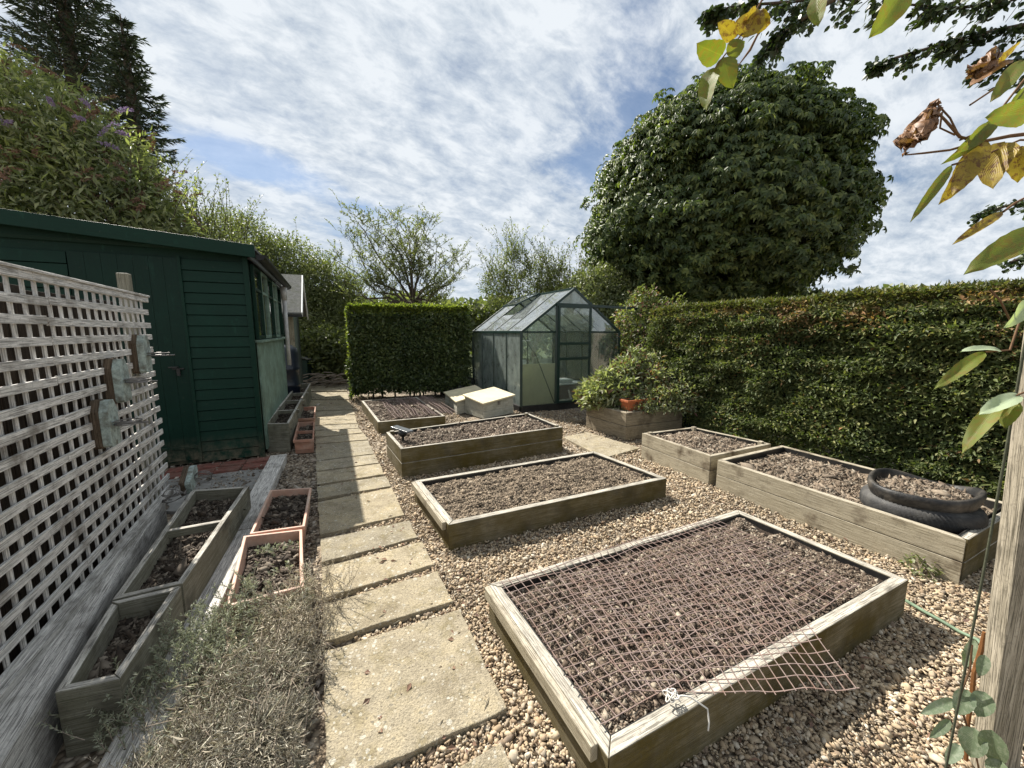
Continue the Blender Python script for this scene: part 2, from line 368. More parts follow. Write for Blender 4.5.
def glass(name,film,ff,tint):
    t=NT(name); p=t.pos()
    tr=t.n('BsdfTransparent'); tr.inputs[0].default_value=(*tint,1)
    df=t.n('BsdfDiffuse'); t.l(t.mix(t.noise(p,3,4),film,tuple(x*.7 for x in film)),df.inputs[0])
    tl=t.n('BsdfTranslucent'); tl.inputs[0].default_value=(*film,1)
    ds=t.n('MixShader'); ds.inputs[0].default_value=.55; t.l(df.outputs[0],ds.inputs[1]); t.l(tl.outputs[0],ds.inputs[2])
    m1=t.n('MixShader'); f=t.ramp(t.noise(t.mapv(p,(1,1,.6)),7,6,.7),[(.3,ff*.6),(.7,min(1,ff*1.5))]); t.l(f,m1.inputs[0]); t.l(tr.outputs[0],m1.inputs[1]); t.l(ds.outputs[0],m1.inputs[2])
    gl=t.n('BsdfGlossy'); gl.inputs['Roughness'].default_value=.04
    fr=t.n('Fresnel'); fr.inputs['IOR'].default_value=1.5
    m2=t.n('MixShader'); t.l(t.math('MULTIPLY',fr.outputs[0],1.6,True),m2.inputs[0]); t.l(m1.outputs[0],m2.inputs[1]); t.l(gl.outputs[0],m2.inputs[2])
    t.l(m2.outputs[0],t.out.inputs[0]); return t.m
M['wallglass']=glass('dusty_wall_glass',(.80,.94,.86),.08,(.93,.97,.95))
M['roofglass']=glass('dusty_roof_glass',(.88,.96,.94),.40,(.92,.96,.95))
M['sideglass']=glass('dusty_side_glass',(.84,.97,.91),.40,(.90,.96,.93))
M['winglass']=glass('shed_window_glass',(.3,.33,.3),.2,(.6,.65,.62))
# foliage colours
M['hedge']=leafmat('clipped_hedge_leaves',[(.045,.065,.024),(.095,.12,.042),(.06,.085,.032),(.16,.18,.065),(.075,.105,.04),(.26,.255,.11)],.3,.55,.25)
M['hedgeup']=leafmat('dull_hedge_top_leaves',[(.08,.09,.03),(.13,.125,.045),(.06,.085,.03),(.17,.14,.06)],.3,.5,.3)
M['hedgebrown']=leafmat('browned_hedge_tips',[(.30,.17,.085),(.20,.13,.06),(.11,.12,.04),(.36,.24,.13)],.25,.6,.2)
M['hedgetop']=leafmat('sunlit_tone_leaves',[(.14,.18,.035),(.24,.27,.06),(.09,.12,.028)],.35,.4,.4)  # sunlight put into the leaf colour of the block hedge top; weeds reuse it
M['laurel']=leafmat('dark_shrub_leaves',[(.03,.05,.02),(.07,.10,.036),(.14,.17,.065),(.04,.064,.026)],.25,.38,.5)
M['chestnut']=leafmat('chestnut_leaves',[(.038,.062,.024),(.075,.108,.034),(.045,.07,.026),(.20,.235,.075),(.055,.082,.03)],.28,.5,.35,1.1)
M['budd']=leafmat('buddleia_leaves',[(.10,.125,.06),(.19,.215,.11),(.33,.345,.20),(.14,.16,.09)],.38,.5,.3)
M['conifer']=leafmat('conifer_needles',[(.03,.048,.034),(.055,.078,.05),(.085,.11,.065),(.038,.056,.04)],.08,.5,.3)
M['olive']=leafmat('olive_green_leaves',[(.085,.11,.05),(.15,.175,.08),(.25,.265,.14),(.11,.135,.065)],.3,.45,.35)
M['bright']=leafmat('yellow_green_leaves',[(.10,.12,.05),(.20,.215,.095),(.07,.09,.036),(.145,.165,.07)],.40,.45,.35)
M['spent']=leafmat('spent_flower_spikes',[(.17,.10,.08),(.24,.15,.11),(.14,.09,.08)],.1,.8,.1)
M['purple']=leafmat('purple_blossom',[(.20,.15,.25),(.27,.22,.31)],.3,.7,.1,tcol=(1.1,1,1.2))
M['sage']=leafmat('grey_green_leaves',[(.26,.28,.18),(.13,.155,.08),(.44,.45,.33),(.19,.21,.12),(.32,.33,.23)],.35,.55,.3)
M['redleaf']=leafmat('bronze_red_leaves',[(.16,.07,.045),(.22,.13,.08),(.12,.05,.04),(.13,.14,.06)],.3,.55,.3)
M['lav']=leafmat('lavender_leaves',[(.26,.28,.20),(.40,.42,.33),(.17,.185,.13),(.48,.50,.42)],.25,.6,.2,tcol=(1.1,1.15,.9))
M['dry']=leafmat('dry_stalks',[(.34,.30,.24),(.52,.47,.40),(.18,.15,.12),(.62,.58,.50),(.38,.34,.28),(.42,.41,.32)],.15,.8,.1,tcol=(1.1,1.1,.9))
M['small']=leafmat('small_dark_leaves',[(.022,.038,.018),(.035,.055,.022),(.06,.085,.03)],.2,.4,.4)
def vinemat(name,a,b,spot,sf,trans=.5):
    t=NT(name); p=t.pos(); uv=t.n('UVMap').outputs[0]
    c=t.mix(t.noise(p,22,4,.6),a,b)
    c=t.mix(t.math('MULTIPLY',t.ramp(t.noise(p,75,5,.75),[(.5,0),(.58,1)]),sf),c,spot)
    sp=t.n('SeparateXYZ'); t.l(uv,sp.inputs[0])
    vein=t.math('ABSOLUTE',t.math('SINE',t.math('ADD',t.math('MULTIPLY',sp.outputs[0],34.0),t.math('MULTIPLY',t.math('ABSOLUTE',sp.outputs[1]),-26.0))))
    mid=t.math('LESS_THAN',t.math('ABSOLUTE',sp.outputs[1]),.035)
    vv=t.math('MAXIMUM',t.math('LESS_THAN',vein,.13),mid)
    c=t.mix(t.math('MULTIPLY',vv,.16),c,tuple(min(1,x*1.7) for x in b))
    q=t.pbr(c,.5,.35,t.bump(vein,.3,.002)); tr=t.n('BsdfTranslucent'); t.l(t.mix(1.0,c,(1.5,1.6,.6),'MULTIPLY'),tr.inputs[0])
    m=t.n('MixShader'); m.inputs[0].default_value=trans; t.l(q.outputs[0],m.inputs[1]); t.l(tr.outputs[0],m.inputs[2]); t.l(m.outputs[0],t.out.inputs[0]); return t.m
M['vgreen']=vinemat('vine_leaf_green',(.10,.135,.02),(.19,.21,.04),(.20,.13,.03),.6,.35)
M['vyellow']=vinemat('vine_leaf_yellow',(.24,.19,.025),(.36,.25,.04),(.12,.055,.02),.9,.3)
M['vbrown']=vinemat('vine_leaf_brown',(.17,.085,.04),(.27,.15,.075),(.07,.035,.02),.6,.15)
M['vgrey']=vinemat('vine_leaf_silvery',(.34,.42,.27),(.44,.52,.36),(.3,.35,.2),.3,.3)
M['ivy']=vinemat('bindweed_leaf',(.11,.15,.09),(.19,.24,.15),(.3,.33,.25),.5,.25)
M['stem']=plain('vine_stem',(.13,.075,.04),.8,.2,.3,40)
# ------------------------------------------------------------------ GROUND
gm=MB(); N=60
# one sheet, finer near the camera
xs=sorted(set([-600,-200,-80,-40,-20,20,40,80,200,600]+[round(-12+i*.5,2) for i in range(49)]))
ys=sorted(set([-300,-60,-20,-5,25,40,80,200,700]+[round(-1+i*.5,2) for i in range(44)]))
def gz(x,y):
    if abs(x)>12 or y>20 or y<-1: return 0
    return .02*softn((x*.8,y*.8,3))-.004
P=[(x,y,gz(x,y)-.012) for y in ys for x in xs]; nx=len(xs)
gm.poly(P,[(j*nx+i,j*nx+i+1,(j+1)*nx+i+1,(j+1)*nx+i) for j in range(len(ys)-1) for i in range(nx-1)])
g=gm.build('ground',M['ground'],smooth=True); tag(g,'pale gravel garden ground',kind='structure')
# ------------------------------------------------------------------ BEDS
def v2(a,b): return (Vector(b)-Vector(a)).normalized()
def inset(q,t):
    """inset convex quad by t (order kept)"""
    n=len(q); out=[]
    q=[Vector(p[:2]) for p in q]; ar=sum(q[i].x*q[(i+1)%n].y-q[(i+1)%n].x*q[i].y for i in range(n)); sg=1 if ar>0 else -1
    for i in range(n):
        a,b,c=q[i-1],q[i],q[(i+1)%n]
        d1=(b-a).normalized(); d2=(c-b).normalized()
        n1=Vector((-d1.y,d1.x))*sg; n2=Vector((-d2.y,d2.x))*sg
        m=(n1+n2); m=m/ (1+n1.dot(n2)); out.append(b+m*t)
    return out
EXCL=[]
def soilpart(q,z,parent,mat,crumbmat,n,size,elong,rough=.018,name='soil',thick=.25,mound=0.02):
    qi=[Vector(p[:2]) for p in q]; G=26; V=[];Fc=[]
    def bil(a,b): return qi[0]*(1-a)*(1-b)+qi[1]*a*(1-b)+qi[2]*a*b+qi[3]*(1-a)*b
    def zz(p,a,b): return z+rough*1.3*softn((p.x*6,p.y*6,1))+rough*softn((p.x*17,p.y*17,5))+mound*math.sin(math.pi*a)*math.sin(math.pi*b)
    for j in range(G+1):
        for i in range(G+1):
            p=bil(i/G,j/G); V.append((p.x,p.y,zz(p,i/G,j/G)))
    for j in range(G):
        for i in range(G): Fc.append((j*(G+1)+i,j*(G+1)+i+1,(j+1)*(G+1)+i+1,(j+1)*(G+1)+i))
    ar=(qi[1]-qi[0]).cross(qi[2]-qi[1])
    if ar<0: Fc=[f[::-1] for f in Fc]
    A=RNG.uniform(.01,.99,(n,2)); q0,q1,q2,q3=[np.array(p) for p in qi]; a=A[:,:1]; b=A[:,1:]
    PP=q0*(1-a)*(1-b)+q1*a*(1-b)+q2*a*b+q3*(1-a)*b
    Z=np.array([zz(Vector(p),aa,bb) for p,(aa,bb) in zip(PP,A)])
    sz=size*RNG.lognormal(0,.45,n)
    V2,F2=chunks(np.column_stack([PP,Z+sz*.2]),sz,elong,.5,OCT,.25,.5)
    Fq=np.array(Fc); tri=np.concatenate([Fq[:,[0,1,2]],Fq[:,[0,2,3]]],0)
    Va=np.array(V)
    return npmesh(name,np.concatenate([Va,V2]),np.concatenate([tri,F2+len(Va)]),[mat,crumbmat],parent,False,
        np.concatenate([np.zeros(len(tri)),np.ones(len(F2))]))
def raised_bed(name,label,q,h,t=.04,mat='bedwood',soil='soil',crumb='crumb',ncr=5000,size=.007,elong=1.6,drop=.05,layers=1,posts=(),liner=False,group=None,skip=()):
    q=[Vector(p) for p in q]; c=sum(q,Vector((0,0)))/4
    th=thing(name,label,'raised bed',(c.x,c.y,0),group)
    qi=inset(q,t); EXCL.append([tuple(p) for p in inset(q,.03)])
    for i in range(4):
        if i in skip: continue
        for L in range(layers):
            z0=-.02 if L==0 else h*L/layers+.002; z1=h*(L+1)/layers-(.002 if L<layers-1 else 0)
            m=MB(); o=(.004 if L==0 and layers>1 else 0)
            d=(q[(i+1)%4]-q[i]).normalized()
            m.prism([q[i]+d*.001,q[(i+1)%4]-d*.001,qi[(i+1)%4]-d*.001,qi[i]+d*.001],z0,z1+random.uniform(-.002,.002),(d.x,d.y,0))
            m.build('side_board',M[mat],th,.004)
    for i in posts:
        p=inset(q,t+.025)[i]; m=MB(); m.box((p.x,p.y,(h+.02)/2),(.045,.045,h+.02),math.atan2(d.y,d.x),(0,0,1)); m.build('corner_post',M[mat],th,.003)
    if liner or True:
        ql=inset(q,t+.001); ql2=inset(q,t+.006); m=MB()
        for i in range(4): m.prism([ql[i],ql[(i+1)%4],ql2[(i+1)%4],ql2[i]],h-drop-.05,h-.006)
        m.build('liner',M['black'],th)
    soilpart(inset(q,t+.002),h-drop,th,M[soil],M[crumb],ncr,size,elong)
    return th
A_=[(-.121,1.824),(1.652,2.659),(2.083,1.858),(.296,1.007)]
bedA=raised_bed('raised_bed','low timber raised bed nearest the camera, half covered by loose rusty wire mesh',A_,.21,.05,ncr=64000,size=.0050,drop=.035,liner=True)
# doubled edge strip along the left board of A and of B
def edge_strip(q,h,th,out=.028):
    a=Vector(q[3]); b=Vector(q[0]); d=(b-a).normalized(); n=Vector((-d.y,d.x)); 
    if n.dot(Vector(q[1])-Vector(q[0]))>0: n=-n
    m=MB(); m.prism([a+d*.05,b-d*.01,b-d*.01+n*out,a+d*.05+n*out],h-.062,h-.003,(d.x,d.y,0)); m.build('edge_batten',M['palewood'],th,.003)
edge_strip(A_,.21,bedA)
B_=[(-.869,3.258),(.907,4.109),(1.399,3.319),(-.435,2.475)]
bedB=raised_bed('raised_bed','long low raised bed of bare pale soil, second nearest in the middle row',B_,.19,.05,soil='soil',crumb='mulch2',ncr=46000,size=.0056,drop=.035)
edge_strip(B_,.19,bedB)
C_=[(-1.506,4.469),(.236,5.549),(.641,4.712),(-1.135,3.799)]
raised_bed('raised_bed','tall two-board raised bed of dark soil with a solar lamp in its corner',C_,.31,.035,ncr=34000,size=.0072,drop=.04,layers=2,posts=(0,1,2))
E_=[(-2.923,7.338),(-1.95,7.757),(-1.06,5.98),(-1.987,5.562)]
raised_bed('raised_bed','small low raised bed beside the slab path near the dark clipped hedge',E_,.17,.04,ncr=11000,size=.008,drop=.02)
F_=[(1.551,4.461),(2.298,4.76),(2.80,4.02),(1.93,3.60)]
raised_bed('raised_bed','square timber raised bed beside the sleeper planter, below the long hedge',F_,.30,.04,'palewood','soil','mulch',11000,.008,1.8,.045,2,(0,1,2))
# bed D: left, back, right boards plus a separate end board
D_=[(1.960,3.530),(2.90,4.00),(3.56,2.56),(2.66,2.10)]
raised_bed('raised_bed','long pale timber raised bed by the hedge holding mulch and two black tyres',D_,.29,.045,'palewood','soil','mulch',30000,.0078,2.8,.065,2,(),skip=(2,))
bD=[o for o in D.objects if o.name.startswith('raised_bed') and 'tyres' in o.get('label','')][0]
for zz_ in ((-.02,.125),(.129,.275)):
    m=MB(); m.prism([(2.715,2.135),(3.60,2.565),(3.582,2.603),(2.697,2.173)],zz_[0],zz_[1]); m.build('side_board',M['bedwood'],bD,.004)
EXCL+= [[(-1.34,7.7),(-.96,6.8),(-.45,6.1),(.05,6.95),(-.3,8.1),(-.9,9)]]
# ------------------------------------------------------------------ wire mesh
def wiremesh(name,label,org,ux,uy,nx,ny,zfun,r=.0022,cell=.05,warp=.01):
    m=MB()
    def p(i,j):
        a=i*cell+warp*softn((i*.17,j*.11,7))*3; b=j*cell+warp*softn((i*.13,j*.19,2))*3
        q=Vector(org)+Vector(ux)*a+Vector(uy)*b
        return Vector((q.x,q.y,zfun(q.x,q.y,i,j)))
    for i in range(nx+1): m.tube([p(i,j)+Vector((0,0,.001)) for j in np.arange(-.4,ny+.6,.5)],r,4,False)
    for j in range(ny+1): m.tube([p(i,j)-Vector((0,0,.0015)) for i in np.arange(-.4,nx+.6,.5)],r,4,False)
    o=m.build(name,M['rust']); tag(o,label,'wire mesh'); return o
Aq=inset([Vector(p) for p in A_],.05)
uA=Vector((.9,.424)).normalized(); wA=Vector((.45,-.893)).normalized()
def zA(x,y,i,j):
    z=.213+.016*softn((x*3,y*3,8))
    if inpoly(np.array([[x,y]]),Aq)[0]: z=.207+.012*softn((x*4,y*4,3))
    # the loose corner springs up
    k=max(0,(x-.75)*.6+(1.62-y)*.35); return z+.012+.035*k*k
wiremesh('wire_mesh','rusty square wire mesh sagging over the nearest bed, one corner springing past its edge',(-.05,1.82),(uA.x*1.0,uA.y*1.0),(wA.x,wA.y),34,17,zA,.0021,.047,.006)
# a second layer, turned, whose corner pokes over the front board
def patchmesh(name,label,K,Lc,UL,UR,nx,ny,r):
    m=MB(); K,Lc,UL,UR=[Vector(p) for p in (K,Lc,UL,UR)]
    def p(i,j):
        a=i/nx; b=j/ny; q=K*(1-a)*(1-b)+Lc*a*(1-b)+UL*a*b+UR*(1-a)*b
        q=q+Vector((softn((i*.2,j*.2,1)),softn((i*.2,j*.2,5)),0))*.009
        q.z+=.014*softn((i*.3,j*.3,9))-.03*max(0,.25-b)*4*(a*(1-a))
        return q
    for i in range(nx+1):
        j0=-.35*random.random(); m.tube([p(i,j) for j in np.arange(j0,ny+.4,.5)],r,4,False)
    for j in range(ny+1): m.tube([p(i,j)-Vector((0,0,.0015)) for i in np.arange(-.3,nx+.4,.5)],r,4,False)
    o=m.build(name,M['rust']); tag(o,label,'wire mesh'); return o
patchmesh('wire_mesh','turned second layer of rusty mesh whose ragged corner hangs over the front board',on(856,688,.225),on(632,690,.225),on(560,575,.222),on(745,545,.225),22,17,.0019)
def zE(x,y,i,j): return .185+.02*math.sin(i*1.4)+.008*softn((x*5,y*5,3))
wiremesh('wire_mesh','crinkled rusty mesh lying over the small bed next to the slab path',(-2.55,7.35),(.90,.43),(.43,-.90),18,32,zE,.0035,.055,.01)
# string knot tied on mesh
m=MB(); c=on(672,698,.235)
pts=[c+Vector((.02*math.cos(a*2.1)*(1+.3*math.sin(a)),.018*math.sin(a*2.7),.010+.009*math.sin(a*3.3))) for a in np.linspace(0,12,70)]
m.tube(pts,.0022,5)
e=on(690,700,.225); m.tube([c,c+Vector((.03,-.01,.02)),e+Vector((0,0,.012)),on(706,706,.215)+Vector((.0,-.01,.0)),on(709,722,.17),on(708,731,.15)],.003,5)
tag(m.build('string_knot',M['string'],smooth=True),'knot of white string tied to the rusty mesh at the front board','string')
# solar lamp in bed C
c=on(403,437,.33); t=thing('solar_lamp','small black tilted solar lamp on a stake in the tall bed corner','garden lamp',(c.x,c.y,.27))
m=MB(); m.tube([(c.x,c.y,.2),(c.x,c.y,.40)],.014,8); m.build('stake',M['black'],t)
m=MB(); m.lathe((c.x,c.y,.33),[(.016,0),(.05,.03),(.055,.06),(.03,.07)],12); m.build('lamp_head',M['black'],t,smooth=True)
a=Vector((c.x-.13,c.y+.10,.425)); b=Vector((c.x+.10,c.y-.06,.405)); m=MB(); m.bar(a,b,.09,.02); m.build('solar_panel',plain('solar_panel',(.12,.13,.14),.15,.6),t,.003)
# ------------------------------------------------------------------ PATH SLABS
J=[ # left-far, right-far, right-near, left-near pixel corners
 ((306,742-742+386),(345,386),(347,391),(306,391)),
 ((306,392),(347,392),(349,399),(307,399)),
 ((308,400),(348.6,400),(351,404.5),(309,404.7)),
 ((310,405.3),(351,405),(353,409.5),(311,410.5)),
 ((311,411.5),(353,410),(355,414),(312,416.8)),
 ((313,417.5),(355,414.6),(357,423),(314,425)),
 ((314,425.7),(357.5,423.6),(359,428),(314,430)),
 ((314.5,430.7),(359.5,428.6),(363,432.5),(315,437)),
 ((315,437.8),(363.5,433.2),(367.5,439.5),(315.5,443.5)),
 ((315.5,444.3),(368,440.2),(374,453.2),(316,460.3)),
 ((316,461.3),(374.5,454),(379,462.5),(316.5,470.5)),
 ((316.5,472),(379.5,463.5),(384.6,474),(317,484)),
 ((317,486.5),(386,476),(391,486),(318,498.5)),
 ((318,502),(392,487.5),(404.5,514.5),(320,534.5)),
 ((320.5,539),(409.5,520),(418,536.6),(321.5,562)),
 ((321.5,567.5),(421,541.5),(434.5,563.8),(322.5,598)),
 ((322.5,605),(437,570.8),(453,600.6),(324,641)),
 ((324,652),(460,609),(506.5,707),(326,792)),
 ((335,835),(500,742),(560,850),(338,950)),
]
ORD=['nearest the camera, partly out of frame','big square one with white lichen spots, second from the camera','third','fourth','fifth','sixth','seventh','eighth','ninth','tenth','eleventh','twelfth','thirteenth','fourteenth','fifteenth','sixteenth','seventeenth','eighteenth','nineteenth and farthest']
for k,q in enumerate(reversed(J)):
    pq=[on(u,v,.015) for u,v in q]; m=MB()
    # irregular outline
    foot=[]
    for i in range(4):
        a=pq[i]; b=pq[(i+1)%4]; L=(b-a).length; nseg=max(3,int(L/.05)); d=(b-a).normalized(); nn=Vector((-d.y,d.x,0))
        for s_ in range(nseg):
            p=a.lerp(b,s_/nseg); j=.004*softn((p.x*12,p.y*12,k))+(.012*softn((p.x*5,p.y*5,k+9)) if s_ else .008*random.random()); foot.append((p.x+nn.x*j,p.y+nn.y*j))
    m.prism(foot,-.02,.013+.004*random.random(),(1,0,0))
    lab=('weathered concrete paving slab, '+ORD[k]) if k<2 else 'weathered concrete paving slab, %s along the path%s'%(ORD[k],' from the camera' if k<18 else '')
    tag(m.build('paving_slab',M['slab'],None,.004),lab,'paving slab','slabs of the garden path')
# lone slab near greenhouse
q=[on(u,v,.012) for u,v in ((563,437),(587,432),(640,448),(604,458))]; m=MB(); m.prism([(p.x,p.y) for p in q],-.02,.014); tag(m.build('paving_slab',M['slab'],None,.004),'worn slab lying in the gravel between the tall bed and the sleeper planter','paving slab')
# ------------------------------------------------------------------ GRAVEL
def strip(poly,n,ylo,yhi,xlo,xhi):
    P=np.column_stack([RNG.uniform(xlo,xhi,n),RNG.uniform(ylo,yhi,n)]); return P[inpoly(P,poly)]
RG=[(-.55,.85),(-.50,1.1),(-1.3,2.9),(-2.0,4.2),(-3.0,6.2),(-4.3,8.7),(-3.2,9.0),(.3,7.2),(1.2,7.3),(1.8,6.2),(3.3,5.0),(4.4,2.6),(3.6,1.3),(2.2,.8)]
P1=np.concatenate([strip(RG,105000,.8,2.4,-1,4.4),strip(RG,98000,2.4,4.6,-3,4.4),strip(RG,44000,4.6,9,-4.6,4.4)])
keep=np.ones(len(P1),bool)
for e in EXCL: keep&=~inpoly(P1,e)
for q in J[3:]:
    qq=[tuple(on(u,v,.03)[:2]) for u,v in q]; c=sum((Vector(p) for p in qq),Vector((0,0)))/4
    qq=[tuple(c+(Vector(p)-c)*.97) for p in qq]; keep&=~inpoly(P1,qq)
P1=P1[keep]; sz=.0056*RNG.lognormal(0,.42,len(P1))*(1+.6*np.clip((P1[:,1]-2.4)/4,0,1))
z=np.array([gz(x,y) for x,y in P1])+RNG.uniform(-.008,.008,len(P1))+sz*.15
nr=P1[:,1]<2.7; bb=LB(); P3_=np.column_stack([P1,z]); bb.add(*chunks(P3_[nr],sz[nr],1.7,.62,ICO,.21,.45)); bb.add(*chunks(P3_[~nr],sz[~nr]*1.12,1.7,.65,OCT,.22,.5)); v,f=np.concatenate(bb.V),np.concatenate(bb.F)
tag(npmesh('gravel',v,f,M['pebble'],smooth=False),'mixed cream and brown gravel between the raised beds',kind='stuff')
nL=900; PL=np.concatenate([strip(RG,700,.9,3.2,-1,3.6),strip(RG,500,3.2,8,-3,3)]); kL=np.ones(len(PL),bool)
for e in EXCL: kL&=~inpoly(PL,e)
PL=PL[kL]; nL=len(PL); bL=LB(); mL=RNG.choice(2,nL,p=[.6,.4]); dL=rnd_dir(nL); dL[:,2]*=.15
for k_ in (0,1):
    I=mL==k_; q=I.sum(); bL.add(*leaves(np.column_stack([PL[I],RNG.uniform(.012,.02,q)]),dL[I],rnd_dir(q)*.5+[0,0,1],(.05 if k_ else .035)*RNG.uniform(.5,1.4,q),(.004 if k_ else .018)*RNG.uniform(.6,1.2,q),.25,.15),k_)
tag(bL.build('fallen_leaves',[M['spent'],M['dry']]),'dry leaf scraps and straw scattered over the gravel',kind='stuff')
# litter strip on the left of the path
LG=[(-.62,.8),(-1.25,.8),(-1.20,1.1),(-2.66,4.36),(-4.9,8.9),(-4.3,9.2),(-3.0,6.0),(-2.1,4.1),(-1.42,2.6),(-.9,1.7)]
P2=np.concatenate([strip(LG,11000,.8,4,-3,-.5),strip(LG,9000,4,9,-5,-2)])
LG2=[(-1.60,.8),(-1.28,.8),(-1.32,1.2),(-2.65,4.1),(-3.6,4.2),(-2.6,3.1),(-2.12,3.0),(-1.38,1.25)]
P3=strip(LG2,7000,.8,4.2,-4,-1.2)
P2=np.concatenate([P2,P3]); sz=.009*RNG.lognormal(0,.5,len(P2))
v,f=chunks(np.column_stack([P2,RNG.uniform(-.006,.008,len(P2))]),sz,2.2,.4,OCT,.25,.5)
tag(npmesh('leaf_litter',v,f,M['litter']),'brown chippings and leaf litter along the timber edging',kind='stuff')
# fallen leaves near planter
# ------------------------------------------------------------------ TIMBER EDGING, SLEEPER, PLANTERS (left)
m=MB(); m.prism([(-2.80,4.30),(-2.65,4.37),(-1.90,2.66),(-2.04,2.60)],-.02,.075); tag(m.build('timber_edging',M['greywood'],None,.006),'grey weathered timber edging running from the shed past the terracotta troughs','timber edging')
m=MB(); m.prism([(-2.038,2.596),(-1.898,2.656),(-1.05,.72),(-1.19,.66)],-.02,.068); tag(m.build('timber_edging',M['greywood'],None,.006),'near length of timber edging half covered by the dry lavender','timber edging')
# sleeper under the trellis
sd=Vector((-.532,.847)).normalized(); sn=Vector((-sd.y*-1,sd.x*-1)) # placeholder normal
nl=Vector((-sd.y,sd.x)); nl=nl if nl.x<0 else -nl
a=Vector((-1.633,1.18))-sd*1.3; b=Vector((-1.633,1.18))+sd*1.86
m=MB(); tl=lambda y:(-1.811-.537*(y-1.20)-.035,y); m.prism([a,b,tl(b.y+.1),tl(a.y)],-.02,.245,(sd.x,sd.y,0)); tag(m.build('timber_sleeper',M['greywood'],None,.008),'thick grey timber sleeper at the foot of the trellis','timber sleeper')
a2=a-nl*.0; m=MB()
def planter(label,q,h,divs,tt=.03,mat='planterwood',name='wooden_planter',crumb='bark',ncr=2500,drop=.10,size=.011):
    q=[Vector(p) for p in q]; c=sum(q,Vector((0,0)))/4; th=thing(name,label,'planter',(c.x,c.y,0)); qi=inset(q,tt)
    for i in range(4):
        d=(q[(i+1)%4]-q[i]).normalized(); m=MB(); m.prism([q[i],q[(i+1)%4],qi[(i+1)%4],qi[i]],-.01,h+random.uniform(-.004,.004),(d.x,d.y,0)); m.build('side_board',M[mat],th,.004)
    for (a,b,w) in divs:
        a=Vector(a);b=Vector(b); m=MB(); m.bar((a.x,a.y,h-.03),(b.x,b.y,h-.03),w,.05); m.build('divider',M[mat],th,.003)
    soilpart(inset(q,tt+.002),h-drop,th,M['soil'],M[crumb],ncr,size,2.2,.012,mound=0)
    return th
planter('near grey wooden planter of bark chips beside the trellis sleeper',[(-1.588,1.175),(-1.85,1.62),(-1.626,1.735),(-1.414,1.229)],.262,[],ncr=5000,size=.0075)
planter('far grey wooden planter divided in two, ending at the concrete strip',[(-1.860,1.632),(-2.530,2.895),(-2.132,2.976),(-1.634,1.752)],.262,[((-2.20,2.262),(-1.93,2.40),.035)],ncr=11000,size=.0075)
# shed-side planter W
sF=Vector((.905,.425)); sS=Vector((-.425,.905))
planter('long grey planter box with greenish front running along the shed window wall',[(-3.085,4.681),(-4.72,8.35),(-4.47,8.45),(-2.798,4.70)],.36,[((-3.42,5.5),(-3.16,5.6),.04),((-3.75,6.3),(-3.5,6.4),.04),((-4.1,7.1),(-3.86,7.2),.04)],.03,'planterwood',ncr=5000,drop=.12,size=.013)
m=MB(); 
# concrete strip and bricks in front of the shed
q=[(-3.9,3.95),(-2.62,4.02),(-2.30,3.28),(-2.62,3.02),(-3.05,3.05)]; m.prism(q,-.02,.012); tag(m.build('concrete_slab',M['concrete'],None,.004),'grey concrete strip lying before the bricks at the shed foot','concrete slab')
nb=0; BL=['far row, nearest the timber edging','far row, second from the edging','far row, third from the edging','far row, fourth from the edging','near row, nearest the timber edging','near row, second from the edging','near row, third from the edging','near row, fourth from the edging']
for r in range(2):
    for k in range(4):
        c=Vector((-2.93,4.28))-sF*(.24*k+.0)+Vector((.09,-.19))*r*.95+Vector((random.uniform(-.01,.01),random.uniform(-.01,.01)))
        m=MB(); m.box((c.x,c.y,.012),(.225,.15,.045),math.atan2(sF.y,sF.x)+random.uniform(-.04,.04)); tag(m.build('paving_brick',M['brick'],None,.005),'worn red brick before the shed, '+BL[nb],'brick','red bricks at the shed foot'); nb+=1
P4=np.column_stack([RNG.uniform(-4.4,-2.4,1500),RNG.uniform(3.3,4.5,1500)]); sz=.008*RNG.lognormal(0,.5,len(P4)); v,f=chunks(np.column_stack([P4,np.full(len(P4),.036)]),sz,2,.4,OCT,.25,.5)
kp=inpoly(P4,[(-4.2,4.2),(-3.0,4.42),(-2.72,4.2),(-2.35,3.3),(-3.6,3.6)])
v,f=chunks(np.column_stack([P4[kp],np.full(kp.sum(),.018)]),sz[kp],2,.4,OCT,.25,.5)
tag(npmesh('fallen_debris',v,f,M['litter']),'dry leaf scraps scattered over the bricks and concrete',kind='stuff')
P5=np.column_stack([RNG.uniform(-6,-1.2,9000),RNG.uniform(.3,4.2,9000)]); kp=inpoly(P5,[(-1.45,.3),(-3.0,3.2),(-3.7,3.9),(-6,3.0),(-6,.3)]); sz=.016*RNG.lognormal(0,.5,kp.sum()); v,f=chunks(np.column_stack([P5[kp],np.full(kp.sum(),.012)]),sz,2,.4,OCT,.25,.5)
m=MB(); m.prism([(-1.45,.3),(-3.0,3.2),(-3.7,3.9),(-6,3.0),(-6,.3)],-.03,.004); tag(m.build('dark_backing_ground',M['soil']),'dark ground sheet added behind the trellis to darken its gaps',kind='structure')  # dark sheet added so the trellis gaps look shaded
tag(npmesh('dark_backing_chips',v,f,M['bark']),'dark chips added behind the trellis to darken its gaps',kind='stuff')  # dark chips added over the sheet for the same shaded look
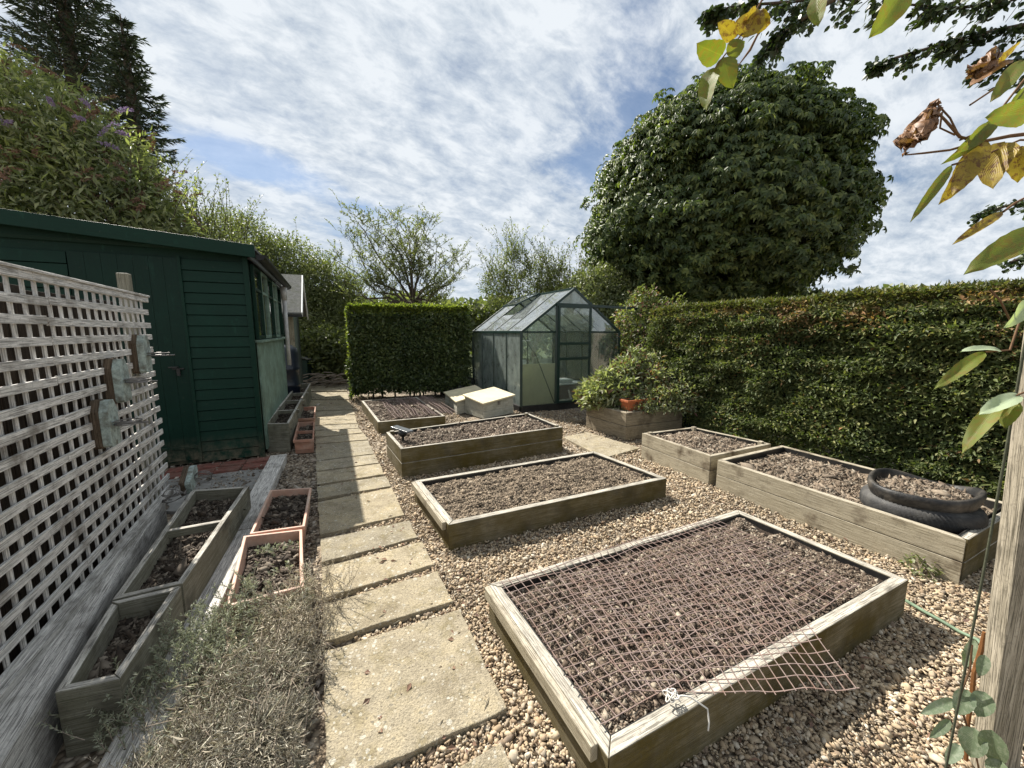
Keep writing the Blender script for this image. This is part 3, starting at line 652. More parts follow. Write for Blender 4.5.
# terracotta troughs
def trough(label,q,h,mat,div=False,wall=.018,soilz=.06,n=900,rimw=.012):
    q=[Vector(p) for p in q]; c=sum(q,Vector((0,0)))/4; th=thing('terracotta_trough',label,'plant trough',(c.x,c.y,0)); 
    qb=[c+(p-c)*.88 for p in q]; qi=inset(q,wall); m=MB()
    pts=[(p.x,p.y,0) for p in qb]+[(p.x,p.y,h-.035) for p in inset(q,rimw)]+[(p.x,p.y,h-.033) for p in q]+[(p.x,p.y,h) for p in q]+[(p.x,p.y,h) for p in qi]+[(p.x,p.y,h-.13) for p in inset(q,wall+.012)]
    fs=[(3,2,1,0)]
    for L in range(5):
        for i in range(4): fs.append((L*4+i,L*4+(i+1)%4,(L+1)*4+(i+1)%4,(L+1)*4+i))
    ar=(q[1]-q[0]).cross(q[2]-q[1])
    if ar<0: fs=[f[::-1] for f in fs]
    m.poly(pts,fs); m.build('trough_body',M[mat],th,.004)
    if div:
        a=(qi[0]+qi[3])/2; b=(qi[1]+qi[2])/2; a=(qi[3]*.5+qi[0]*.5); b=(qi[2]*.5+qi[1]*.5); m=MB(); m.bar((a.x,a.y,h-.03),(b.x,b.y,h-.03),.02,.04); m.build('cross_bar',M[mat],th,.003)
    soilpart(inset(q,wall+.011),h-soilz,th,M['soil'],M['bark'],n,.009,2,.012,mound=0); return th
trough('faded terracotta trough of bare soil, behind the one with the lavender',[(-2.051,3.101),(-1.726,3.155),(-1.429,2.493),(-1.742,2.39)],.17,'terralight',n=1500)
trough('faded terracotta trough with seedlings, nearest the dry lavender',[(-1.765,2.365),(-1.425,2.452),(-1.097,1.862),(-1.397,1.709)],.17,'terralight',n=1500,soilz=.07)
trough('far terracotta trough of soil beside the slab path',[(-3.72,6.60),(-3.457,6.655),(-3.027,5.764),(-3.26,5.68)],.19,'terra')
trough('terracotta trough with a cross bar beside the path, before the shed-side planter',[(-3.122,5.467),(-2.895,5.504),(-2.436,4.587),(-2.66,4.526)],.19,'terra',True)
# seedlings in near trough
for k_ in range(11):
    q_=quadpts([(-1.6,2.28),(-1.35,2.32),(-1.16,1.95),(-1.40,1.87)],1)[0] if k_>5 else (-1.60+.045*k_,2.27+.01*k_)
    b=LB(); n=12; P=np.column_stack([np.full(n,q_[0])+RNG.normal(0,.008,n),np.full(n,q_[1])+RNG.normal(0,.008,n),np.full(n,.095)+RNG.uniform(0,.06,n)])
    v,f=leaves(P,rnd_dir(n)+[0,0,.9],rnd_dir(n)+[0,0,.5],.028,.016); b.add(v,f,0); tag(b.build('seedling',[M['lav']]),'tiny grey-green seedling in the near terracotta trough','plant','seedlings in the near trough')
# ------------------------------------------------------------------ TRELLIS
T0=Vector((-1.811,1.20)); td=Vector((-.473,.881)).normalized(); tn=Vector((td.y,-td.x)) # towards the path
tr=thing('trellis','tall bleached square-lattice trellis on the timber sleeper','trellis',(T0.x,T0.y,.245))
z0,z1=.25,1.735; S0,S1=-1.15,1.93; sp=.0905
m=MB()
k=0
zz=z0+.03
def tp(s,z,o=0): 
    p=T0+td*s+tn*o; return Vector((p.x,p.y,z))
rows=[]
while zz<z1-.04: rows.append(zz); zz+=sp
for i,zr in enumerate(rows):
    js=[S0,.05+.1*softn((i,3,1)),.62+.12*softn((i*2.1,1,1)),S1+random.uniform(-.012,.012)]
    for a,b_ in ((js[0],js[2]),(js[2]+.004,js[3])):
        o=.011+random.uniform(-.003,.003); dz=random.uniform(-.004,.004)
        m.bar(tp(a,zr+dz,o),tp(b_,zr+random.uniform(-.004,.004),o),.011,.038)
s=S0+.03; i=0
while s<S1-.01:
    m.bar(tp(s+random.uniform(-.004,.004),z0,-.002),tp(s+random.uniform(-.004,.004),z1-.01,-.002),.019,.010,up=(tn.x,tn.y,0)) if True else None
    s+=sp; i+=1
m.build('lattice',M['lattice'],tr,.0015)
m=MB(); m.bar(tp(S0,z1,.008),tp(.55,z1,.008),.024,.036); m.build('top_rail',M['lattice'],tr,.003)
m=MB(); m.bar(tp(.553,z1,.008),tp(S1+.02,z1-.003,.008),.024,.036); m.build('top_rail',M['lattice'],tr,.003)
m=MB(); m.bar(tp(S0,z1+.026,.003),tp(S1+.03,z1+.023,.003),.05,.014); m.build('cap',M['lattice'],tr,.003)
m=MB(); m.bar(tp(S0,z0+.01,.03),tp(S1-.05,z0+.01,.03),.03,.045); m.build('base_rail',M['greywood'],tr,.003)
pp=at(127,300,2.95); m=MB(); m.bar((pp.x,pp.y,0),(pp.x,pp.y,1.93),.07,.07,up=(td.x,td.y,0)); m.build('post',M['planterwood'],tr,.008)
pp=tp(.3,0,-.22); m=MB(); m.bar((pp.x,pp.y,0),(pp.x,pp.y,1.7),.07,.07,up=(td.x,td.y,0)); m.build('post',M['greywood'],tr,.006)
fp=thing('fence_panel','dark brown close-boarded fence panel directly behind the trellis','fence panel',(tp(.3,0,-.13).x,tp(.3,0,-.13).y,0))
m=MB(); s_=S0
while s_<S1-.14:
    m.bar(tp(s_,.02+random.uniform(0,.02),-.125),tp(s_+random.uniform(-.004,.004),1.70+random.uniform(-.012,.012),-.125),.118,.014,up=(tn.x,tn.y,0)); s_+=.124
m.build('boards',M['brownfence'],fp,.002)
for z_ in (.35,1.45): m=MB(); m.bar(tp(S0,z_,-.155),tp(S1-.12,z_,-.155),.03,.05); m.build('rail',M['brownfence'],fp)
# hexagon brackets with wire pot rings
def bracket(label,s,z,o=.05,tilt=0):
    c=tp(s,z,o); th=thing('pot_bracket',label,'pot bracket',c)
    d3=Vector((td.x,td.y,0)); n3=Vector((tn.x,tn.y,0)); up=Vector((0,0,1)); hw,hh=.062,.125
    if tilt: up=(up*math.cos(tilt)+d3*math.sin(tilt)); d3=n3.cross(up)*-1
    out=[(-hw,-hh*.9),(-hw*.8,-hh),(hw*.8,-hh),(hw,-hh*.9),(hw,hh*.55),(hw*.42,hh),(-hw*.42,hh),(-hw,hh*.55)]
    th_=.036; pts=[c+d3*x+up*y+n3*k for k in (-th_/2,th_/2) for x,y in out]; m=MB()
    m.poly(pts,[tuple(range(8)),tuple(range(15,7,-1))]+[(i,(i+1)%8,8+(i+1)%8,8+i)[::-1] for i in range(8)],tuple(up)); m.build('backplate',M['plaque'],th,.001)
    m=MB(); pts=[p-n3*.037+(p-c-n3*((p-c).dot(n3)))*.04 for p in pts]; m.poly(pts,[tuple(range(8)),tuple(range(15,7,-1))]+[(i,(i+1)%8,8+(i+1)%8,8+i)[::-1] for i in range(8)],tuple(up)); m.build('back_block',M['brownblock'],th,.002)
    m=MB(); r=.055; cc=c+n3*(.02+r)
    for q,rr in ((-.012,r),(.004,r)):
        m.tube([cc+up*q+d3*rr*math.cos(a)+n3*rr*math.sin(a) for a in np.linspace(0,2*math.pi,20)],.0035,5,False)
    m.tube([c+n3*.01-up*.012,c+n3*(.05+2*r)-up*.012],.005,5); m.tube([c+n3*.01+up*.004-d3*.02,c+n3*(.03+2*r)+up*.004-d3*.02],.003,5)
    m.build('pot_ring',M['rustwire'],th)
def tsolve(u):  # position along the trellis seen in column u (at eye height)
    k=(u-512)/387.6; return (k*T0.y-T0.x)/(td.x-k*td.y)
def tzat(u,v):
    s=tsolve(u); y=(T0+td*s).y; return s,at(u,v,y).z
for lab,u,v in (('topmost faded teal hexagon pot bracket on the trellis end',129,354),('middle faded teal hexagon pot bracket on the trellis',100,381),('lowest faded teal hexagon pot bracket, mossy, on the trellis',80,424)):
    s_,z_=tzat(u,v); bracket(lab,s_,z_,.062)
s_,z_=tzat(150,487); bracket('fallen teal pot bracket leaning at the foot of the trellis',1.90,.335,.16,1.15)
c=on(176,497,.30); m=MB()
for i in range(5):
    a=i*.9; m.tube([c+Vector((.06*math.cos(a+t_),.05*math.sin(a*2+t_*1.3),-.02+.03*i*.6+.02*math.sin(t_*2))) for t_ in np.linspace(0,4.5,14)],.004,5)
tag(m.build('wire_basket',M['rustwire'],smooth=True),'crumpled grey wire pot holder beside the fallen bracket','wire basket')
# ------------------------------------------------------------------ SHED
C0=Vector((-2.98,4.47)); SH=3.4; SL=2.9
shed=thing('garden_shed','dark green timber garden shed with plank door and side windows','shed',(C0.x,C0.y,0))
def sp3(f,s,z,o=0):  # f metres along the front to the left, s metres back along the side, o proud of front
    p=C0-sF*f+sS*s-sS*o; return Vector((p.x,p.y,z))
def roofz(f): return 2.40+f*.075
DR,DL=.61,1.47
# core walls
m=MB(); m.prism([sp3(.03,.03,0).xy,sp3(SH,.03,0).xy,sp3(SH,SL,0).xy,sp3(.03,SL,0).xy],[.02]*4,[roofz(0)-.02,roofz(SH)-.02,roofz(SH)-.02,roofz(0)-.02]); m.build('wall_core',M['shedgreen'],shed)
# shiplap front : right of door, left of door, above door
m=MB(); bh=.118; zb=.03; i=0
while zb<roofz(0)-.12:
    for f0,f1 in ((.045,DR),(DL,SH)):
        top=min(zb+bh-.007,roofz(0)-.1)
        if zb+bh>roofz(0)-.12 : continue
        a=sp3(f0,0,zb);b=sp3(f1,0,zb)
        for (za,zc,oa,ob) in ((zb,top,.016,.006),):
            pts=[sp3(f0,.03,za),sp3(f1,.03,za),sp3(f1,.03,zc),sp3(f0,.03,zc),sp3(f0,0,za,oa),sp3(f1,0,za,oa),sp3(f1,0,zc,ob),sp3(f0,0,zc,ob)]
            m.poly(pts,[(4,7,6,5),(0,1,2,3),(3,2,6,7),(0,4,5,1),(1,5,6,2),(0,3,7,4)],(sF.x,sF.y,0))
    zb+=bh; i+=1
m.build('front_cladding',M['shedgreen'],shed,.002)
zt=zb
m=MB(); m.poly([sp3(.045,-.0,zt,.01),sp3(SH,0,zt,.01),sp3(SH,0,roofz(SH),.01),sp3(.045,0,roofz(0),.01)],[(0,3,2,1)],(sF.x,sF.y,0))
m.poly([sp3(.045,0,zt-.03,.004),sp3(.045,0,zt,.01),sp3(SH,0,zt,.01),sp3(SH,0,zt-.03,.004)],[(0,1,2,3)],(sF.x,sF.y,0)); m.build('top_board',M['shedgreen'],shed)
# door
door=None
m=MB(); nbd=7; w=(DL-DR-.02)/nbd
for i in range(nbd):
    f0=DR+.01+i*w; f1=f0+w-.0015
    pts=[sp3(f0,.02,.07),sp3(f1,.02,.07),sp3(f1,.02,2.27),sp3(f0,.02,2.27),sp3(f0,0,.07,.020),sp3(f1,0,.07,.020),sp3(f1,0,2.27,.020),sp3(f0,0,2.27,.020)]
    m.poly(pts,[(4,7,6,5),(3,2,6,7),(0,4,5,1),(1,5,6,2),(0,3,7,4)],(0,0,1))
door=m.build('door',M['sheddoor'],shed,.0012)
def sub(o,par):
    return o
m=MB(); h0=sp3(DR+.10,0,1.12,.05); m.bar(sp3(DR+.05,0,1.10,.035),sp3(DR+.15,0,1.10,.035),.010,.016); m.box(sp3(DR+.10,0,1.06,.04),(.03,.02,.07),math.atan2(sF.y,sF.x)); m.tube([sp3(DR+.10,0,1.12,.04),sp3(DR+.10,0,1.12,.08),sp3(DR+.17,0,1.12,.08)],.009,8)
hd=m.build('handle',M['black'],None,.002); hd.parent=door; hd.matrix_parent_inverse=Matrix.Translation(-Vector(shed.location)).inverted()@Matrix.Translation(-Vector(shed.location)) 
m=MB()
m.bar(sp3(DR-.002,0,.03,.018),sp3(DR-.002,0,2.29,.018),.028,.02,up=(sS.x,sS.y,0)); m.build('door_frame',M['shedgreen'],shed,.002)
m=MB(); m.bar(sp3(DR+.012,0,.22,.026),sp3(DL-.012,0,.22,.026),.012,.03); m.build('kick_rail',M['sheddoor'],shed,.002)
m=MB(); m.bar(sp3(.02,0,.0,.008),sp3(.02,0,roofz(0)-.03,.008),.05,.05,up=(sS.x,sS.y,0)); m.build('corner_trim',M['shedgreen'],shed,.003)
# roof
def rp(f,s,dz=0): p=C0-sF*f+sS*s; return (p.x,p.y,roofz(f)+dz)
m=MB(); a=-.10; b_=SH+.1; pts=[rp(a,-.14),rp(b_,-.14),rp(b_,SL+.12),rp(a,SL+.12)]; pts+= [(x,y,z+.03) for x,y,z in pts]
m.poly(pts,[(0,1,2,3),(7,6,5,4),(0,4,5,1),(1,5,6,2),(2,6,7,3),(3,7,4,0)]); m.build('roof',M['felt'],shed,.003)
m=MB(); pts=[rp(a,-.165,-.09),rp(b_,-.165,-.09),rp(b_,-.142,-.09),rp(a,-.142,-.09)]; pts+=[(x,y,z+.135) for x,y,z in pts]
m.poly(pts,[(3,2,1,0),(4,5,6,7),(1,5,4,0),(2,6,5,1),(3,7,6,2),(0,4,7,3)],(-sF.x,-sF.y,.075)); m.build('fascia',M['shedgreen'],shed,.003)
m=MB(); g0=sp3(-.14,-.14,roofz(0)-.06); g1=sp3(-.14,SL+.15,roofz(0)-.075)
pts=[]; 
gd=(g1-g0); n8=9
ring=lambda c:[c+Vector((sF.x,sF.y,0))*(.055*math.cos(a_))+Vector((0,0,.055*math.sin(a_))) for a_ in np.linspace(math.pi,2*math.pi,n8)]
m.poly(ring(g0)+ring(g1),[(i,i+1,n8+i+1,n8+i) for i in range(n8-1)]+[tuple(range(n8))])
gt=m.build('gutter',M['gutter'],shed,smooth=False); so=gt.modifiers.new('s','SOLIDIFY'); so.thickness=.004
m=MB(); m.bar(sp3(-.03,-.1,roofz(0)-.05),sp3(-.03,SL+.1,roofz(0)-.05),.02,.12); m.build('eaves_board',M['black'],shed)
# side wall: windows above, pale green board below
def sw(s,z,o=0): p=C0+sS*s+sF*o; return Vector((p.x,p.y,z))
m=MB(); m.bar(sw(.08,.72,.014),sw(SL-.05,.72,.014),.02,1.30); m.build('lower_panel',M['palegreen'],shed,.003)
m=MB(); m.bar(sw(.05,1.385,.03),sw(SL-.03,1.385,.03),.09,.03); m.build('window_sill',M['palegreen'],shed,.003)
nW=5; 
for i in range(nW):
    s0=.10+i*(SL-.2)/nW; s1=s0+(SL-.2)/nW
    m=MB()
    m.bar(sw(s0+.02,1.41,.02),sw(s0+.02,2.27,.02),.04,.035,up=(sF.x,sF.y,0)); m.bar(sw(s1-.02,1.41,.02),sw(s1-.02,2.27,.02),.04,.035,up=(sF.x,sF.y,0))
    m.bar(sw(s0+.042,1.43,.02),sw(s1-.042,1.43,.02),.03,.04); m.bar(sw(s0+.042,2.25,.02),sw(s1-.042,2.25,.02),.03,.04); m.bar(sw(s0+.042,2.0,.02),sw(s1-.042,2.0,.02),.025,.03)
    w_=m.build('window',M['palegreen'] if i%2 else M['shedgreen'],shed,.002)
    m=MB(); m.bar(sw(s0+.04,1.84,.012),sw(s1-.04,1.84,.012),.004,.80); g_=m.build('pane',M['winglass'],None); g_.parent=w_
m=MB(); m.tube([sw(SL-.25,2.28,.10),sw(SL-.25,2.05,.10)],[.06,.045],10); m.tube([sw(SL-.25,2.05,.10),sw(SL-.25,.9,.10)],.034,10); m.build('downpipe',M['pipe'],shed,smooth=True)
# water butt
c=sw(SL+.45,0,-.08); m=MB(); prof=[(.24,0),(.27,.1),(.275,.3),(.29,.32),(.29,.36),(.28,.38),(.29,.62),(.305,.64),(.305,.68),(.29,.70),(.29,.95),(.27,1.05),(.18,1.12),(.0,1.14)]
wb=thing('water_butt','dark blue ribbed plastic water butt between the two sheds','water butt',c)
m.lathe((c.x,c.y,.12),prof,24); m.build('barrel',M['bluebutt'],wb,smooth=True); m=MB(); m.lathe((c.x,c.y,0),[(.3,0),(.3,.12),(0,.12)],4); m.build('stand',M['concrete'],wb)
# second shed
q0=C0+sS*(SL+1.0)+sF*.0; B0=at(275,340,8.3); 
s2=thing('small_shed','second smaller shed with grey felt roof and cream corner post beyond the green one','shed',(B0.x,B0.y,0))
def q3(f,s,z): p=Vector((B0.x,B0.y))-sF*f+sS*s; return Vector((p.x,p.y,z))
ez=at(288,313,8.0).z; rz=at(288,277,9.2).z
cx=at(294,340,8.2); B0=Vector((cx.x,cx.y,0))
m=MB(); m.prism([q3(0,0,0).xy,q3(1.9,0,0).xy,q3(1.9,1.8,0).xy,q3(0,1.8,0).xy],0,ez,(0,0,1)); m.build('wall',plain('grey_green_shed_wall',(.12,.15,.13),.8,.2,.3,8),s2)
m=MB(); 
pts=[q3(-.18,-.25,ez-.02),q3(2.0,-.25,ez-.02),q3(2.0,.9,rz),q3(-.18,.9,rz),q3(2.0,2.05,ez),q3(-.18,2.05,ez)]; pts+=[p+Vector((0,0,.03)) for p in pts]
m.poly(pts,[(0,3,2,1),(3,5,4,2),(6,7,8,9),(9,8,10,11),(0,1,7,6),(0,6,9,3),(3,9,11,5),(5,11,10,4)]); m.build('roof',M['felt'],s2)
m=MB(); m.bar(q3(-.2,-.27,ez-.03),q3(-.2,.9,rz-.02),.025,.11); m.bar(q3(-.2,.9,rz-.02),q3(-.2,2.07,ez-.03),.025,.11); m.build('bargeboard',M['white'],s2,.002)
m=MB(); m.bar(q3(.03,-.03,0),q3(.03,-.03,ez),.09,.07,up=(sS.x,sS.y,0)); m.build('corner_post',M['palewood'],s2,.003)
m=MB(); m.prism([q3(0,.9,0).xy,q3(0,1.8,0).xy,q3(.02,1.8,0).xy,q3(.02,.9,0).xy],0.1,ez,(0,0,1)); m.build('gable_wall',M['black'],s2)
m=MB(); m.bar(q3(.5,-.02,.9),q3(.5,-.02,ez-.1),.7,.03,up=(sS.x,sS.y,0)); m.build('window',M['winglass'],s2)
m=MB(); m.bar(q3(-.2,-.27,ez-.055),q3(1.9,-.27,ez-.055),.05,.05); m.build('gutter',M['black'],s2)
# compost bin and log pile at the path end
c=on(302,392,0); c=at(301,385,10.9); c.z=0
cb=thing('compost_bin','dark green compost bin with sloping lid at the far end of the path','compost bin',c)
m=MB(); m.prism([(c.x-.55,c.y-.3),(c.x+.35,c.y-.25),(c.x+.35,c.y+.5),(c.x-.55,c.y+.5)],0,.72); m.build('bin_body',M['frame'],cb,.01)
m=MB(); m.poly([(c.x-.6,c.y-.35,1.0),(c.x+.4,c.y-.3,.72),(c.x+.4,c.y+.55,.72),(c.x-.6,c.y+.55,1.0),(c.x-.6,c.y-.35,1.04),(c.x+.4,c.y-.3,.76),(c.x+.4,c.y+.55,.76),(c.x-.6,c.y+.55,1.04)],[(3,2,1,0),(4,5,6,7),(0,1,5,4),(1,2,6,5),(2,3,7,6),(3,0,4,7)]); m.build('lid',M['felt'],cb,.01)
m=MB(); c=at(328,382,10.4)
for i in range(46):
    a=random.uniform(-.5,1.2); p=Vector((c.x+random.uniform(-.5,.5),c.y+random.uniform(-.4,.4),random.uniform(.04,.35))); d=Vector((math.cos(a),random.uniform(-.3,.3),math.sin(a)*.35))*random.uniform(.3,.7); m.tube([p-d*.5,p+Vector((0,0,.03)),p+d*.5],[.018,.014,.008],6)
tag(m.build('brush_pile',M['twigs'],smooth=True),'heap of cut pale branches at the far end of the path','brush pile')
# ------------------------------------------------------------------ GREENHOUSE
G0=Vector((.17,7.04)); gw=Vector((.903,.43)).normalized(); gl=Vector((-.43,.903)).normalized(); GW=2.27; GL=2.6; GE=1.49; GR=2.31; gb=.04
gh=thing('greenhouse','small dark green framed glass greenhouse with open roof vent','greenhouse',(G0.x,G0.y,0))
def gp(w,l,z,o=0): p=G0+gw*w+gl*l-gl*o; return Vector((p.x,p.y,z))
U=(gw.x,gw.y,0); Lv=(gl.x,gl.y,0)
m=MB(); e=.05
m.bar(gp(0,0,.05),gp(GW,0,.05),.06,.13); m.bar(gp(0,GL,.05),gp(GW,GL,.05),.06,.13); m.bar(gp(0,.032,.05),gp(0,GL-.032,.05),.06,.13); m.bar(gp(GW,.032,.05),gp(GW,GL-.032,.05),.06,.13); m.build('base',M['black'],gh,.003)
m=MB(); t_=.038
def fb(a,b,w=t_,h=t_,up=(0,0,1)): m.bar(a,b,w,h,up)
gmid=GW/2; dw=.36; d0=gmid-dw; d1=gmid+dw-.02
def gz2(w): return GE+(GR-GE)*(1-abs(w-gmid)/gmid)
for l in (0,GL):
    for w in (0,GW): fb(gp(w,l,.1),gp(w,l,GE),.05,.05)
    fb(gp(0,l,GE),gp(GW,l,GE),.028,.028); fb(gp(0,l,GE),gp(gmid,l,GR),.04,.045); fb(gp(gmid,l,GR),gp(GW,l,GE),.04,.045)
for l in [GL*i/4 for i in range(1,4)]:
    for w in (0,GW): fb(gp(w,l,.1),gp(w,l,GE),.028,.03)
    fb(gp(0,l,GE),gp(gmid,l,GR),.022,.028); fb(gp(gmid,l,GR),gp(GW,l,GE),.022,.028)
fb(gp(0,.0,GE),gp(0,GL,GE),.045,.045); fb(gp(GW,0,GE),gp(GW,GL,GE),.045,.045); fb(gp(gmid,-.01,GR),gp(gmid,GL+.01,GR),.05,.05)
fb(gp(0,GL*.1,.1),gp(0,GL*.1,.1)+Vector((0,0,.01)),.01,.01)
for w in (GW*.33,GW*.66): fb(gp(w,GL,.1),gp(w,GL,gz2(w)),.025,.025)
# gable door posts and brace
fb(gp(d0-.02,0,.1),gp(d0-.02,0,gz2(d0)),.05,.045); fb(gp(d1+.06,0,.1),gp(d1+.06,0,gz2(d1)),.03,.03)
fb(gp(.30,-.0,1.10,-.02),gp(d0-.04,0,.12,-.02),.018,.012); fb(gp(.03,0,1.44,-.02),gp(.32,0,1.04,-.02),.018,.012)
fb(gp(d0-.04,0,2.0),gp(d1+.06,0,2.0),.03,.06)
m.build('frame',M['frame'],gh,.002)
# sliding door track
m=MB(); m.bar(gp(d0-.05,0,2.005,.045),gp(GW+.52,0,1.975,.045),.03,.05); m.bar(gp(GW+.51,0,1.97,.045),gp(GW+.51,0,1.05,.045),.022,.028); m.bar(gp(GW+.02,0,1.05,.03),gp(GW+.5,0,1.05,.04),.02,.02) ; m.build('door_rail',M['frame'],gh,.002)
dr=None; m=MB(); o=.045
for w in (d0,d1+.02): m.bar(gp(w,0,.12,o),gp(w,0,1.99,o),.045,.03,up=Lv)
for z in (.14,.98,1.27,1.96): m.bar(gp(d0+.024,0,z,o),gp(d1-.004,0,z,o),.03,.05 if z in(.98,1.27) else .035)
m.bar(gp(d1+.02,0,1.0,o+.04),gp(d1+.02,0,1.16,o+.04),.015,.015)
dr=m.build('door',M['frame'],gh,.002)
for z0_,z1_ in ((.16,.955),(1.0,1.245),(1.295,1.94)):
    m=MB(); m.bar(gp(d0+.02,0,(z0_+z1_)/2,o),gp(d1,0,(z0_+z1_)/2,o),.004,z1_-z0_); g_=m.build('pane',M['wallglass'],None); g_.parent=dr
def pane(name,pts,mat,thick=.004):
    pts=[Vector(p) for p in pts]; n=(pts[1]-pts[0]).cross(pts[2]-pts[0]).normalized()*thick; k=len(pts); m=MB()
    m.poly(pts+[p+n for p in pts],[tuple(range(k))[::-1],tuple(range(k,2*k))]+[(i,(i+1)%k,k+(i+1)%k,k+i) for i in range(k)]); return m.build(name,mat,gh)
for i in range(4):
    a,b_=GL*i/4+.018,GL*(i+1)/4-.018
    for w in (0,GW): 
        pane('pane',[gp(w,a,.12),gp(w,b_,.12),gp(w,b_,GE-.02),gp(w,a,GE-.02)],M['sideglass' if w==0 else 'wallglass'])
    for s_,(wa,wb_) in enumerate(((0.02,gmid-.02),(GW-.02,gmid+.02))):
        if s_==0 and i==2:
            wm=wa+(wb_-wa)*.45; pane('roof_pane',[gp(wa,a,gz2(wa)+.003),gp(wa,b_,gz2(wa)+.003),gp(wm,b_,gz2(wm)+.003),gp(wm,a,gz2(wm)+.003)],M['roofglass'])
        else: pane('roof_pane',[gp(wa,a,gz2(wa)+.003),gp(wa,b_,gz2(wa)+.003),gp(wb_,b_,gz2(wb_)+.003),gp(wb_,a,gz2(wb_)+.003)],M['roofglass'])
for l in (0,GL):
    for wa,wb_ in ((.03,d0-.045),(d1+.08,GW-.03)) if l==0 else ((.03,GW*.33-.015),(GW*.33+.015,GW*.66-.015),(GW*.66+.015,GW-.03)):
        pane('pane',[gp(wa,l,.12),gp(wb_,l,.12),gp(wb_,l,GE-.02),gp(wa,l,GE-.02)],M['wallglass'])
        pane('pane',[gp(wa,l,GE+.02),gp(wb_,l,GE+.02)]+([gp(gmid,l,GR-.03)] if (wa<gmid<wb_) else [])+[gp(wb_,l,gz2(wb_)-.03),gp(wa,l,max(GE+.025,gz2(wa)-.03))] if not (wa<gmid<wb_) else [gp(wa,l,GE+.02),gp(wb_,l,GE+.02),gp(wb_,l,gz2(wb_)-.03),gp(gmid,l,GR-.03),gp(wa,l,gz2(wa)-.03)],M['wallglass'])
    if l==0: pane('pane',[gp(d0,l,2.03),gp(d1+.04,l,2.03),gp(gmid,l,GR-.035)],M['roofglass'])
# open vent
va,vb=GL*2/4+.01,GL*3/4-.0; wtop=gmid-.03; wbot=gmid*.45
def vq(w,l,up): 
    z=gz2(w); return gp(w,l,z+up)
lift=.16
P0=[vq(wtop,va,.05),vq(wtop,vb,.05),vq(wbot,vb,.05+lift),vq(wbot,va,.05+lift)]
m=MB()
for i in range(4): m.bar(P0[i],P0[(i+1)%4],.03,.03)
vf=m.build('roof_vent',M['frame'],gh,.002)
n=(P0[1]-P0[0]).cross(P0[2]-P0[0]).normalized()*.004; m=MB(); m.poly(P0+[p+n for p in P0],[(3,2,1,0),(4,5,6,7),(0,1,5,4),(1,2,6,5),(2,3,7,6),(3,0,4,7)]); v_=m.build('vent_pane',M['roofglass'],None); v_.parent=vf
m=MB(); m.prism([gp(.06,.06,0).xy,gp(GW-.06,.06,0).xy,gp(GW-.06,GL-.06,0).xy,gp(.06,GL-.06,0).xy],-.01,.03); tag(m.build('bounce_floor',M['palebounce'],None,.004),'pale floor added inside the greenhouse to lighten its interior','floor',kind='structure')  # pale surface added to reflect light into the greenhouse
# things inside the greenhouse
m=MB(); m.bar(gp(.06,.10,.49),gp(d0+.09,.10,.49),.03,.80); tag(m.build('insulation_board',M['board'],None,.004),'cream insulation board standing inside the greenhouse gable','board')
c=gp(gmid+.06,.42,.42); t=thing('staging_table','greenhouse staging table seen through the sliding door','table',(c.x,c.y,0))
ag=math.atan2(gw.y,gw.x)
m=MB(); m.box((c.x,c.y,.44),(.85,.45,.025),ag); m.build('table_top',M['white'],t,.003)
for a_,b_ in ((-.38,-.18),(.38,-.18),(-.38,.18),(.38,.18)):
    m=MB(); p=c+Vector((gw.x,gw.y,0))*a_+Vector((gl.x,gl.y,0))*b_; m.bar((p.x,p.y,0),(p.x,p.y,.425),.03,.03); m.build('leg',M['white'],t)
m=MB(); p=c-Vector((gl.x,gl.y,0))*.16; m.box((p.x,p.y,.28),(.72,.2,.26),ag); tag(m.build('cardboard_box',M['card'],None,.003),'brown box stored under the greenhouse staging','box')
m=MB(); p=c-Vector((gw.x,gw.y,0))*.06; m.box((p.x,p.y,.49),(.42,.26,.07),ag); tag(m.build('seed_tray',M['white'],None,.012),'white seed tray on the greenhouse staging','seed tray')
c=gp(.30,1.5,0); t=thing('shelf_unit','long pale shelf along the side inside the greenhouse','shelf',(c.x,c.y,0))
m=MB(); m.box((c.x,c.y,.78),(1.9,.42,.025),math.atan2(gl.y,gl.x)); m.build('shelf',M['white'],t)
for l_ in (.65,2.35):
    for w_ in (.12,.48): m=MB(); m.bar(gp(w_,l_,0),gp(w_,l_,.765),.03,.03); m.build('leg',M['white'],t)
m=MB(); c2=gp(.30,.9,.82); m.box((c2.x,c2.y,.86),(.5,.3,.13),math.atan2(gl.y,gl.x)); tag(m.build('seed_tray',M['white'],None,.01),'white tray on the long shelf behind the side panes','seed tray')
m=MB(); m.bar(gp(.15,1.2,1.3),gp(.8,1.2,1.3),.14,.015); tag(m.build('hanging_shelf',M['white'],None,.002),'small high shelf inside the greenhouse behind the gable glass','shelf')
